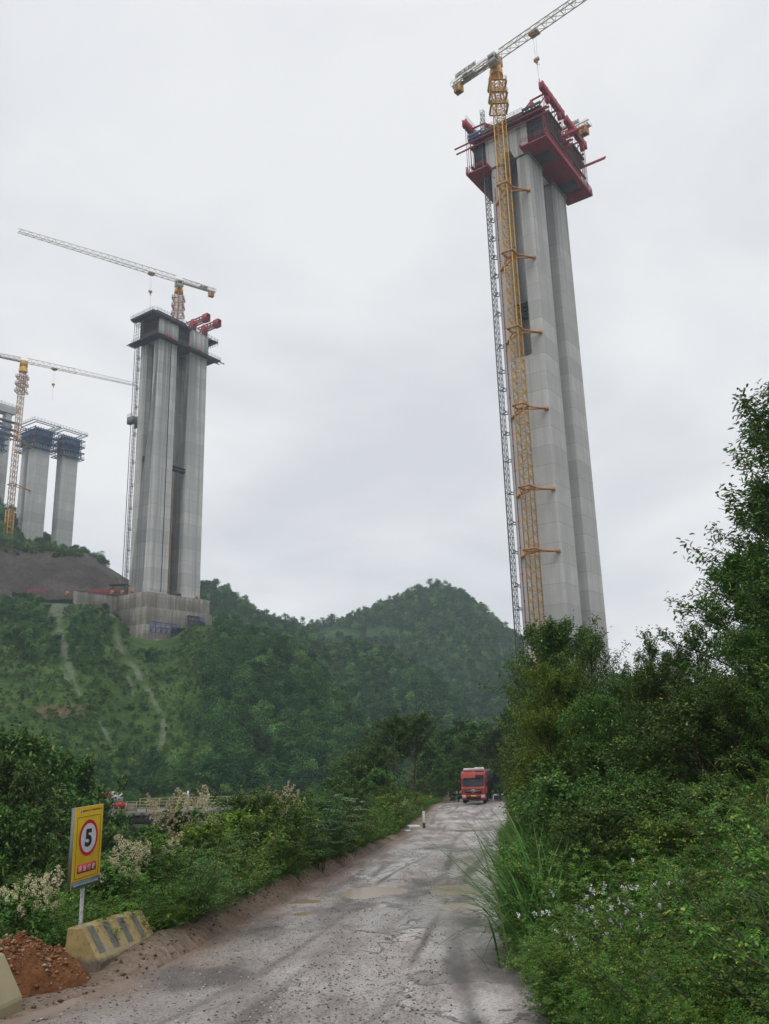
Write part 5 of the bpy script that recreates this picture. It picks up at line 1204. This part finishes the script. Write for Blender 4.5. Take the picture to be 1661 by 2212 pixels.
for k in range(34):
    u = 1120+540*((k*.618) % 1); y = 12.6+4.2*RP.random(); v = 1760-.16*(u-1120)-20+80*RP.random()-70*(y-12.6)/4.2
    d = ray(u, v); X = CAM+d*y/d[1]; g_ = float(ground_h(X[0], y))
    if X[2]-g_ < .8 or X[0] < float(road_r(y))+1.2: continue
    kd = ('leafy', 'olive', 'feather', 'pinnate', 'leafy')[k % 5]; plant(kd, X[0], y, min(1.15, (X[2]-g_)/(1.4 if kd in ('feather', 'pinnate') else 2.4)), 'bushy shrub standing above the light green shrubs, below the dark right trees', 'shrubs at the foot of the right trees')
# white flowering herbs
for k, (u, v, y) in enumerate(((1300, 1900, 10.2), (1375, 1880, 10.0), (1335, 1935, 9.6), (1262, 1950, 9.8), (1385, 2060, 8.6))):
    X = CAM+ray(u, v)*y/ray(u, v)[1]; z = float(X[2]); g_ = float(ground_h(X[0], y)); s = max(.5, (z-g_)/.95)
    plant('whiteflower', X[0], y, s*.9, 'white flowered herb among the light green shrubs, %s' % ('middle one of the cluster', 'topmost of the cluster', 'just below the middle one', 'leftmost of the cluster', 'lowest, at the right')[k], 'white flowered herbs')
# tall grass
G2 = 'tall arching grass clumps'
TG = [(1090, 17.5, 'right road edge, lowest'), (1105, 20, 'right road edge, second'), (1125, 22, 'right road edge'), (1150, 19.5, 'right road edge'), (1110, 25, 'right road edge'), (1135, 26, 'right road edge'), (1165, 22, 'right road edge'), (1085, 29, 'right road edge'),
      (1105, 33, 'far'), (1185, 18, 'inner'), (1210, 16.5, 'inner'), (1570, 14.2, 'bank'), (1590, 15, 'bank'), (1620, 13.5, 'bank'), (1645, 14.6, 'bank'), (1540, 15.5, 'bank'), (1420, 13.4, 'mid'), (1455, 13.8, 'mid'), (1390, 14.2, 'mid'), (1090, 40, 'far'), (1100, 46, 'far')]
TG += [(1060, 13.0, 'right road edge'), (1080, 13.8, 'right road edge'), (1075, 14.8, 'right road edge'), (1100, 14.2, 'inner'), (1120, 15.2, 'inner'), (1070, 16, 'right road edge'), (1095, 16.6, 'right road edge'), (1130, 16.8, 'inner'), (1150, 15.6, 'inner'), (1085, 18, 'right road edge')]
TL = {'right road edge, lowest': 'tall grass clump leaning over the right road edge, lowest of them', 'right road edge, second': 'tall grass clump leaning over the right road edge, second from below', 'right road edge': 'tall arching grass clump in the dense stand at the right road edge',
      'far': 'tall grass clump beside the white car and the truck', 'inner': 'tall grass clump at the foot of the dark shrubs', 'bank': 'tall grass clump high on the right bank before the dark trees', 'mid': 'tall grass clump between the white flowers and the dark trees'}
for (u, y, w) in TG:
    u = u+40 if u < 1200 else u; x = max(pix_xy(u, y), float(road_r(y))+.5); plant('tallgrass', x, y, RP.uniform(.85, 1.1) if w in ('right road edge', 'right road edge, lowest', 'right road edge, second', 'far', 'inner') else .55, TL[w], G2)
for k, (u, v, y) in enumerate(((1600, 1560, 13.5), (1640, 1545, 13.2))):
    X = CAM+ray(u, v)*y/ray(u, v)[1]; plant('drygrass', X[0], y, 1.15, ('dry straw coloured grass clump hanging before the dark trees', 'dry grass clump at the right frame edge')[k])
# --- right bank: dark leafy shrubs and trees
G3 = 'dark leafy shrubs of the right thicket'
pts = []
for _ in range(1500):
    y = RP.uniform(13.5, 46); xr = float(road_r(y)); x = xr+RP.uniform(1.1, 15)
    if x > .52*y+2 or x-xr < 1.2+.0*y: continue
    if y < 21 and x < xr+1.2+(21-y)*.75: continue
    if y < 17 or x-1.15 < pix_xy(1092, y): continue
    if all((x-a)**2+(y-b)**2 > (1.05+.012*y)**2 for a, b in pts): pts.append((x, y))
for (x, y) in pts[:170]:
    e = x-float(road_r(y)); kd = 'leafy' if RP.random() < (.4 if pix_xy(1330, y) > x else .62) else ('olive' if RP.random() < .6 else 'pinnate')
    lab = 'dark green leafy shrub behind the tall grass at the right road edge' if e < 4 else ('dark leafy shrub deep in the right thicket' if y > 24 else 'dark leafy shrub at the shaded foot of the right trees')
    if kd == 'olive': lab = 'yellowish green shrub at the left rim of the right thicket' if e < 5 else 'yellowish green shrub inside the right thicket'
    if kd == 'pinnate': lab = 'fine leaved green shrub mixed into the dark thicket'
    plant(kd, x, y, RP.uniform(.85, 1.25), lab, G3)
def tree_to(kind, u, vtop, y, h, label, group=None, var=None, w=1.0):
    """put a tree so that its top reaches image row vtop at distance y"""
    d = ray(u, vtop); X = CAM+d*y/d[1]; g_ = float(ground_h(X[0], y)); s = (X[2]-g_)/h*.95
    if u > 1050 and y < 60: X[0] = max(X[0], pix_xy(1076, y)+.95*dict(tree=2.1, lighttree=2.1, opentree=1.9).get(kind, 2.3)*s*w)
    return plant(kind, X[0], y, s*w, label, group, None, s, var)
RT = [('tree', 1120, 1330, 34, 'dark leafy tree whose crown hides the foot of the crane mast'), ('tree', 1170, 1318, 37, 'dark leafy tree right in front of the pier foot'), ('opentree', 1225, 1308, 31, 'loose thin tree standing before the lower edge of the right pier'),
      ('lighttree', 1090, 1490, 30, 'dark tree at the left rim of the thicket above the truck'), ('lighttree', 1150, 1410, 26, 'yellow tipped tree left of the pier foot'), ('tree', 1230, 1430, 27, 'dense tree below the pier foot'), ('tree', 1335, 1415, 27, 'dense tree just right of the pier foot'),
      ('tree', 1340, 1440, 24, 'dark tree in the middle of the thicket'), ('opentree', 1400, 1320, 25, 'loose tree with sky showing through its top twigs'), ('tree', 1420, 1400, 22, 'dense dark tree under the loose one'), ('tree', 1480, 1370, 24, 'tree filling the gap below the tall right tree'),
      ('opentree', 1500, 1290, 23, 'loose dark tree next to the tall right tree'), ('tree', 1590, 1215, 22, 'dark tree against the sky below the tall crown'), ('opentree', 1650, 1010, 23, 'tall loose tree with long twigs reaching left into the sky'), ('tree', 1700, 905, 24, 'tallest dark tree at the right edge'),
      ('opentree', 1730, 800, 23, 'tallest loose crown cut off by the right frame edge'), ('lighttree', 1600, 1330, 18, 'dense green tree low at the right edge'), ('tree', 1660, 1280, 19, 'dark tree trunk and crown at the right frame edge, below the tallest'), ('tree', 1560, 1430, 17, 'broad green tree over the dry grass'), ('lighttree', 1650, 1440, 16, 'bushy tree over the grass at the right edge'),
      ('tree', 1500, 1450, 19, 'dark tree behind the grass stems'), ('lighttree', 1270, 1470, 21, 'round dark tree above the white flowers'), ('lighttree', 1190, 1500, 22, 'round tree above the tall grass'), ('lighttree', 1110, 1555, 24, 'low tree just right of the truck'), ('tree', 1400, 1480, 20, 'low dark tree in the deepest shade'), ('tree', 1080, 1440, 42, 'tree beyond the thicket rim near the far hill'), ('tree', 1720, 1060, 26, 'tall dark tree behind the loose crowns')]
for (k, u, v, y, lab) in RT: tree_to(k, u, v, y, 5.2 if k != 'opentree' else 6.2, lab, None, None, .72) if v > 1285 else tree_to(k, u, v-75, y, 5.2 if k == 'tree' else 6.2, lab, None, None, .8)
# --- road end: dark trees behind the truck
for k, (u, v, y, lab) in enumerate(((930, 1600, 112, 'dark round tree left of the truck, over the verge'), (965, 1560, 125, 'dark tree behind the truck, left of two'), (1005, 1540, 128, 'tall dark tree straight behind the truck'), (1040, 1545, 118, 'dark tree behind the truck cab roof'), (985, 1630, 106, 'low bushy tree at the road bend'), (1070, 1560, 105, 'dark tree behind the white car'), (1100, 1520, 110, 'dark tree above the white car'), (905, 1640, 118, 'low tree beside the slender pair'), (1020, 1640, 114, 'low dark bushy tree right behind the truck'), (1060, 1640, 116, 'low bush tree between truck and white car'), (950, 1655, 104, 'low bush at the end of the verge'))):
    tree_to('valley', u, v, y, 6.5, lab, 'trees at the road bend', None, 1.0)
# --- left verge shrubs
G4 = 'green shrubs along the left verge'
pts = []
for _ in range(2600):
    y = 9.0+RP.random()**1.5*66; xl = float(road_l(y)); e = 1.0+RP.random()**1.4*7.5; x = xl-e
    if x < -.50*y-1 or (y < 13.5 and e < .9): continue
    if math.hypot(x-HX, y-HY) < 1.5 or (abs(x-sg[0]) < .7 and abs(y-sg[1]) < .5) or (y < 16.2 and e < 1.75): continue
    if y < sg[1]+.2 and x > -y*.5+.2 and abs(x-sg[0]*y/sg[1]) < .55: continue
    if all((x-a)**2+(y-b)**2 > (.62+.011*y)**2 for a, b in pts): pts.append((x, y))
for (x, y) in pts[:270]:
    e = float(road_l(y))-x; k = RP.choice(['feather', 'feather', 'pinnate', 'leafy', 'pinnate', 'feather', 'olive'] if y > 17 else ['feather', 'pinnate', 'pinnate'])
    lab = ('low green shrub behind the striped barrier and the sign' if y < 17 else 'green shrub in the dense left verge beside the muddy ruts' if e < 3 and y < 34 else 'green shrub on the left verge beyond the puddle' if y < 48 and e < 3 else 'bushy green shrub down the left bank' if y < 48 else 'distant green shrub along the left verge near the marker post')
    s = RP.uniform(.85, 1.15)*(1.0 if y < 17 else 1.4 if k in ('feather', 'pinnate') else 1.0); plant(k, x, y, s, lab, G4)
for k, (u, y) in enumerate(((620, 27), (655, 30), (600, 25), (720, 33), (690, 36), (760, 38))):
    x = min(pix_xy(u, y), float(road_l(y))-.9); plant('tallgrass', x, y, .8, 'grass clump arching out of the left verge over the road edge', 'arching grass on the left verge')
def at_px(kind, u, vtop, y, h, label, group=None, var=None):
    d = ray(u, vtop); X = CAM+d*y/d[1]; g_ = float(ground_h(X[0], y)); s = (X[2]-g_)/h; 
    s = max(s, .6); return plant(kind, X[0], y, s if s < 1.35 else 1.35, label, group, float(X[2]-h*min(s, 1.35)) if s > 1.35 else None, None, var)
PL = [(400, 1660, 22, 0, 'tallest cream plume shrub above the left bridge railing'), (440, 1685, 23, 1, 'cream plume shrub right beside the tallest one'), (320, 1765, 18, 0, 'small cream plume shrub right of the sign'), (265, 1800, 16.5, 1, 'cream plume shrub just right of the yellow sign'), (40, 1835, 15, 0, 'cream plume shrub at the left frame edge'),
      (75, 1870, 14, 1, 'lower cream plume shrub left of the sign'), (420, 1765, 21, 2, 'buff plume shrub with reddish bracts before the railing'), (545, 1700, 27, 2, 'buff flowering shrub with orange tips near the middle of the left verge'), (600, 1690, 29, 2, 'tall buff plume shrub beside the sumac'), (480, 1755, 24, 0, 'pale plume shrub between the two buff ones'), (860, 1712, 58, 0, 'small cream plume shrub below the slender trees'), (520, 1765, 25, 1, 'pale plume shrub low before the railing end')]
for (u, v, y, vr, lab) in PL: at_px('plume', u, v, y, 2.95, lab, 'flowering plume shrubs on the left', vr)
for k, (u, v, y) in enumerate(((660, 1695, 31), (700, 1690, 33), (730, 1700, 36), (640, 1735, 28), (690, 1735, 30), (430, 1810, 19), (500, 1790, 22), (770, 1735, 40))):
    at_px('sumac', u, v, y, 2.3, ('sumac with layered leaf fans, left one of the tall pair', 'tallest sumac with layered bluish leaf fans', 'sumac with leaf fans right of the tallest', 'low sumac under the left one', 'low sumac under the tallest', 'big leaved bluish shrub before the cream plumes', 'big leaved bluish shrub between plumes and sumac', 'sumac nearest the slender trees')[k], 'sumac shrubs on the left verge')
# --- slender trees and valley trees
MT = [('layered', 855, 1530, 76, 'slender tree with bare dark trunk and layered crown, left of two'), ('layered', 890, 1525, 78, 'slender tree with forked bare trunk, tallest beside the road'), ('layered', 800, 1590, 72, 'broad layered dark tree left of the slender pair'), ('valley', 770, 1640, 66, 'bushy tree under the layered crown'), ('valley', 815, 1650, 64, 'olive bushy tree left of the bare trunks'), ('layered', 760, 1610, 84, 'layered dark tree behind the sumac'), ('valley', 873, 1695, 82, 'low bushy tree behind the bare trunks'), ('valley', 725, 1665, 74, 'bushy tree behind the sumac'), ('valley', 840, 1690, 95, 'dense tree behind the slender pair'), ('valley', 915, 1680, 98, 'dense tree right of the slender pair')]
for (k, u, v, y, lab) in MT: tree_to(k, u, v, y, 7.5 if k == 'layered' else 6.5, lab, None, None, .85 if 'slender' in lab else 1.0)
VL = [(25, 1565, 42), (95, 1600, 46), (150, 1640, 50), (-20, 1620, 36), (60, 1680, 40), (120, 1700, 44), (180, 1690, 52), (10, 1740, 34), (90, 1760, 38), (160, 1755, 42), (200, 1745, 47), (-40, 1560, 46), (215, 1790, 40), (270, 1800, 44), (330, 1800, 47)]
VN = ['tallest dark tree in the ravine at the left frame edge', 'dark ravine tree left of the sign, second from the edge', 'dark ravine tree above the yellow sign', 'dark tree cut by the left frame edge', 'dark ravine tree in the second row', 'dark ravine tree just above the sign', 'dark ravine tree right behind the sign', 'shaded ravine tree at the left frame edge, lower', 'shaded ravine tree left of the sign', 'shaded ravine tree behind the sign', 'shaded ravine tree under the hut', 'high dark tree at the upper left ravine edge', 'dark tree in the hollow right of the sign', 'dark tree in the hollow under the railing', 'dark tree in the hollow under the railing posts']
X = P(718, 1352, 618); plant('valley', X[0], X[1], 1.45, 'lone tree on the saddle between the two far hills', None, X[2])
for (u, v, y), lab in zip(VL, VN): tree_to('valley', u, v-40, y, 6.5, lab, 'dark trees in the ravine', None, .62)

# ------------------------------------------------------------------ uncountable cover: instanced leaf clumps on points
def scatter(name, pts, scl, kitobjs, label, zscale=None):
    me = bpy.data.meshes.new(name); me.vertices.add(len(pts)); me.vertices.foreach_set('co', np.ascontiguousarray(pts, np.float32).ravel()); attr(me, 'scl', scl); me.update()
    o = tag(link(name, me), label, 'vegetation', kind='stuff'); col = bpy.data.collections.new(name+'_kit')
    for k in kitobjs: col.objects.link(k)
    ng = bpy.data.node_groups.new(name+'_scatter', 'GeometryNodeTree')
    for io in ('INPUT', 'OUTPUT'): ng.interface.new_socket('Geometry', in_out=io, socket_type='NodeSocketGeometry')
    N = ng.nodes.new; Lk = ng.links.new
    gi = N('NodeGroupInput'); go = N('NodeGroupOutput'); ci = N('GeometryNodeCollectionInfo'); ci.inputs['Collection'].default_value = col; ci.inputs['Separate Children'].default_value = True; ci.inputs['Reset Children'].default_value = True
    ip = N('GeometryNodeInstanceOnPoints'); ip.inputs['Pick Instance'].default_value = True
    rv = N('FunctionNodeRandomValue'); rv.data_type = 'FLOAT_VECTOR'; rv.inputs[0].default_value = (-.12, -.12, 0); rv.inputs[1].default_value = (.12, .12, 6.283)
    at = N('GeometryNodeInputNamedAttribute'); at.data_type = 'FLOAT'; at.inputs['Name'].default_value = 'scl'
    Lk(gi.outputs[0], ip.inputs['Points']); Lk(ci.outputs[0], ip.inputs['Instance']); Lk(rv.outputs[0], ip.inputs['Rotation']); Lk(at.outputs[0], ip.inputs['Scale']); Lk(ip.outputs[0], go.inputs[0])
    m = o.modifiers.new('scatter', 'NODES'); m.node_group = ng; return o
def crown_kit(n, seed, h, r, lumps, per, size, mat):
    out = []
    for k in range(n):
        h_, r_ = h*(.8+.13*((k*2) % 5)), r*(.7+.14*((k*3) % 5))
        rng = np.random.default_rng(seed+k); bag = LeafBag()
        for j in range(lumps):
            a = rng.random()*6.28; zz = .15+.8*rng.random(); rr = r_*.75*math.sqrt(rng.random())*(1-.55*max(0, zz-.35)); c = np.array([rr*math.cos(a), rr*math.sin(a), h_*zz]); lr = r_*(.22+.3*rng.random())
            d = rdir(rng, per, -.5, 1); X = c+d*(lr*(.55+.5*rng.random(per)))[:, None]*np.array([1, 1, .75])
            bag.add(*leafs(X, rdir(rng, per, -.7, .4)+.4*d, d+.6*rdir(rng, per), size*(.6+.8*rng.random(per)), size*.62*(.6+.8*rng.random(per))))
        mb = MB(); mb.tube([(0, 0, -1), (0, 0, h*.35), (.1, 0, h*.75)], [.14*h/5, .10*h/5, .03], 5)
        fm = bag.mesh('forest_crown_%d' % k, LM[mat]); o = bpy.data.objects.new('forest_crown', fm); out.append(o)
    return out
FK = crown_kit(6, 600, 4.6, 2.3, 16, 46, .42, 'forest'); BK = crown_kit(5, 640, 1.5, 1.1, 9, 40, .22, 'hillbush'); FKL = crown_kit(5, 680, 4.4, 2.2, 18, 70, .30, 'forest')
def dens(p, f): return p[RNG.random(len(p)) < f]
p = H3.sample(8500); u, v = projA(p); terr = (v > 1360+5*np.sin(u/17)) & (v < 1384+4*np.sin(u/23)) & (u > 690) & (u < 850) & (RNG.random(len(u)) > .05); k = ~terr & (u > 350) & (u < 1300); p = p[k]
scatter('far_hill_forest', p, .6+.9*RNG.random(len(p))**1.8, FK, 'dense green woodland covering the far dome shaped hill')
p = H4.sample(1600); scatter('dome_hill_forest', p, .75+.5*RNG.random(len(p)), FK, 'dense green woodland on the hill right of the left pier')
p = H2.sample(2600); scatter('middle_hill_forest', p, .5+.85*RNG.random(len(p))**1.6, FK, 'dense green woodland on the middle hill')
p = H6.sample(700); scatter('rise_forest', p, .6+.5*RNG.random(len(p)), FKL, 'dark woodland behind the small far piers')
# near hillside: wood on its right flank and foot, bushes and grass elsewhere
p = H1.sample(5200, 1.15); u, v = projA(p)
n_ = 60*fbm(p[:, 0], p[:, 1], 14, 4, 77)
def blob(cu, cv, ru, rv): return 1-np.hypot((u-cu)/ru, (v-cv)/rv)+n_/50
wood = (u > 455-.22*(v-1400)*np.clip((1560-v)/160, -1, 1)+n_) & (v > 1352)
w2 = (blob(55, 1350, 75, 75) > 0) | (blob(195, 1360, 55, 50) > 0) | (blob(190, 1420, 35, 40) > .2) | ((v > 1668+n_) & (v < 1780)) | (blob(300, 1655, 90, 25) > .1) | (blob(330, 1420, 30, 20) > .3)
lowcap = (u > 265) & (u < 470) & (v < 1420)
k = (wood | w2) & (n_+25*RNG.random(len(p)) > -16) & ~lowcap & (v > 1300) & (sc_ if False else True)
pw = p[k]; uu = u[k]; sc = np.where(uu > 430, .42+1.0*RNG.random(len(pw))**2.0, .3+.4*RNG.random(len(pw)))
scatter('hillside_forest', pw, sc, FKL, 'dense dark green wood on the flank of the near hillside')
p = H1.sample(26000, 1.02); u, v = projA(p); n_ = 60*fbm(p[:, 0], p[:, 1], 9, 4, 78)
sd = np.full(len(p), 9.)
for s_ in SCREE:
    for (a, b, wa), (c, e, wb) in zip(s_[:-1], s_[1:]):
        t_ = np.clip(((u-a)*(c-a)+(v-b)*(e-b))/((c-a)**2+(e-b)**2), 0, 1); sd = np.minimum(sd, np.hypot(u-a-t_*(c-a), v-b-t_*(e-b))/(wa+(wb-wa)*t_))
k = (sd > 1.25) & ((n_ > -17+10*RNG.random(len(p))) | (v > 1600)) & ~((u > 280) & (u < 390) & (v < 1405)) & (v > 1310) & ~((u > 395) & (u < 462) & (v < 1352))
p = p[k]; scatter('hillside_bushes', p, .15+.8*RNG.random(len(p))**4, BK, 'low bushes and scrub scattered over the grassy hillside')
# growth on the lip of the brown cutting
p = H1b.sample(5000, 2.0); u, v = projA(p); n_ = 40*fbm(p[:, 0], p[:, 1], 8, 3, 79)
k = (p[:, 2] > 67.5+n_*.06) & (u < 178+n_*.3) & (v < 1242+n_*.5) | ((RNG.random(len(p)) < .02) & (p[:, 2] > 52) & (u > 195)) 
p = p[k]; scatter('lip_scrub', p, .45+.9*RNG.random(len(p)), BK, 'green scrub along the top of the brown cutting')
# undergrowth beside the road
UG = [bpy.data.objects.new('undergrowth_clump', m) for m in (KIT['pinnate'][0][0][1], KIT['feather'][1][0][1], KIT['pinnate'][2][0][1], KIT['shortgrass'][0][0][1], KIT['feather'][2][0][1], KIT['feather'][0][0][1])]
y = 5.5+45*RNG.random(4200)**1.4; x = road_r(y)+.25+18*RNG.random(len(y))**1.3; k = x < .52*y+2; x, y = x[k], y[k]
p = np.stack([x, y, ground_h(x, y)-.03], -1); e = x-road_r(y); scatter('bank_undergrowth', p, np.clip(.25+.5*e, .3, .5)*(.6+.7*RNG.random(len(p))), UG, 'low green undergrowth covering the right bank')
y = 9+92*RNG.random(5200)**1.35; x = road_l(y)-.75-9*RNG.random(len(y))**1.3; k = (x > -.52*y-2) & (np.hypot(x-HX, y-HY) > 1.35) & ~((y < 16) & (road_l(y)-x < 1.5)); x, y = x[k], y[k]
p = np.stack([x, y, ground_h(x, y)-.03], -1); e = road_l(y)-x; scatter('verge_undergrowth', p, np.clip(.12+.36*e, .2, .75)*(.7+.6*RNG.random(len(p))), UG, 'low green undergrowth covering the left verge')
VK = [bpy.data.objects.new('ravine_clump', m) for m in (KIT['valley'][0][0][1], KIT['valley'][1][0][1], KIT['valley'][2][0][1])]
y = 45+110*RNG.random(900); x = -.02*y-.52*y*RNG.random(900)-2; k = (x < road_l(y)-11) & ((x-b0[0])**2+0*y > -1); x, y = x[k], y[k]
p = np.stack([x, y, ground_h(x, y)-.2], -1); 
dd = (p[:, 0]-b0[0])*(-math.sin(an))+(p[:, 1]-b0[1])*math.cos(an); k = (np.abs(dd-2) > 7); p = p[k]
scatter('ravine_scrub', p, .3+.35*RNG.random(len(p)), VK, 'mass of green scrub filling the ravine')
# ------------------------------------------------------------------ sky, sun, haze, camera
W = bpy.data.worlds.new('World'); SC.world = W; W.use_nodes = True; nt = W.node_tree; bg = nt.nodes['Background']; bg.inputs[1].default_value = .1
N = nt.nodes.new; Lk = nt.links.new
SUN_EL, SUN_AZ = rad(62), rad(200)      # azimuth clockwise from +Y: behind and left of the viewer
sky = N('ShaderNodeTexSky'); sky.sky_type = 'NISHITA'; sky.sun_disc = False; sky.sun_elevation = SUN_EL; sky.sun_rotation = SUN_AZ
tc = N('ShaderNodeTexCoord'); sep = N('ShaderNodeSeparateXYZ'); Lk(tc.outputs['Generated'], sep.inputs[0])
def mth(op, a, b=0.):
    x = N('ShaderNodeMath'); x.operation = op
    for i, v in enumerate((a, b)):
        if hasattr(v, 'is_output'): Lk(v, x.inputs[i])
        else: x.inputs[i].default_value = v
    return x.outputs[0]
zc = mth('ADD', mth('MAXIMUM', sep.outputs[2], 0.), .28)
cb_ = N('ShaderNodeCombineXYZ'); Lk(mth('DIVIDE', sep.outputs[0], zc), cb_.inputs[0]); Lk(mth('DIVIDE', sep.outputs[1], zc), cb_.inputs[1]); cb_.inputs[2].default_value = .37
n1 = N('ShaderNodeTexNoise'); n1.inputs['Scale'].default_value = 1.7; n1.inputs['Detail'].default_value = 6; n1.inputs['Roughness'].default_value = .5; n1.inputs['Distortion'].default_value = .35; Lk(cb_.outputs[0], n1.inputs['Vector'])
rp_ = N('ShaderNodeValToRGB'); e = rp_.color_ramp.elements; e[0].position = .36; e[0].color = (.70, .712, .76, 1); e[1].position = .64; e[1].color = (.925, .93, .945, 1); Lk(n1.outputs['Fac'], rp_.inputs[0])
mx = N('ShaderNodeMix'); mx.data_type = 'RGBA'; mx.blend_type = 'MULTIPLY'; mx.inputs[0].default_value = 1.0; Lk(rp_.outputs[0], mx.inputs[6])
zr_ = N('ShaderNodeValToRGB'); e = zr_.color_ramp.elements; e[0].position = .0; e[0].color = (1.36, 1.33, 1.28, 1); e[1].position = 1; e[1].color = (1.9, 1.9, 1.9, 1)
e2 = zr_.color_ramp.elements.new(.55); e2.color = (1.06, 1.06, 1.05, 1); e3 = zr_.color_ramp.elements.new(.72); e3.color = (1.04, 1.04, 1.04, 1); Lk(sep.outputs[2], zr_.inputs[0]); Lk(zr_.outputs[0], mx.inputs[7])
sc10 = N('ShaderNodeMix'); sc10.data_type = 'RGBA'; sc10.blend_type = 'MULTIPLY'; sc10.inputs[0].default_value = 1.0; Lk(mx.outputs[2], sc10.inputs[6]); sc10.inputs[7].default_value = (10, 10, 10, 1)
fm = N('ShaderNodeMix'); fm.data_type = 'RGBA'; fm.inputs[0].default_value = .95; Lk(sky.outputs[0], fm.inputs[6]); Lk(sc10.outputs[2], fm.inputs[7]); Lk(fm.outputs[2], bg.inputs[0])
sl_ = bpy.data.lights.new('sun', 'SUN'); sl_.energy = 1.2; sl_.angle = rad(30); sl_.color = (1, .97, .93); so = bpy.data.objects.new('sun', sl_); COL.objects.link(so)
so.rotation_euler = (rad(90)-SUN_EL, 0, -SUN_AZ+math.pi)
# haze: one closed box of even pale air round the whole scene
t_ = NT('haze_air'); nt2 = t_.t; nt2.nodes.remove(t_.b); pv = nt2.nodes.new('ShaderNodeVolumePrincipled'); pv.inputs['Color'].default_value = (.74, .86, .97, 1); pv.inputs['Density'].default_value = HAZE; pv.inputs['Anisotropy'].default_value = 0.0
nt2.links.new(pv.outputs[0], t_.out.inputs['Volume'])
tag(MB().box(-1120, -1320, -60, 1120, 1600, 330).build('haze', t_.m), 'thin pale air over the whole valley', 'haze', kind='stuff')
cd = bpy.data.cameras.new('camera'); cam = bpy.data.objects.new('camera', cd); COL.objects.link(cam)
cam.matrix_world = Matrix(((CR[0], CU[0], -CF[0], CAM[0]), (CR[1], CU[1], -CF[1], CAM[1]), (CR[2], CU[2], -CF[2], CAM[2]), (0, 0, 0, 1)))
cd.sensor_fit = 'VERTICAL'; cd.sensor_height = 24.0; cd.lens = FOC/2212*24.0; cd.clip_start = .1; cd.clip_end = 9000; SC.camera = cam
SC.view_settings.view_transform = 'Standard'; SC.view_settings.look = 'None'; SC.view_settings.exposure = EXPO; SC.view_settings.gamma = 1
c = SC.cycles; c.max_bounces = 6; c.diffuse_bounces = 3; c.glossy_bounces = 2; c.transmission_bounces = 2; c.transparent_max_bounces = 4; c.volume_bounces = 0
c.use_adaptive_sampling = True; c.adaptive_threshold = .02; c.use_denoising = True; c.sample_clamp_indirect = 6
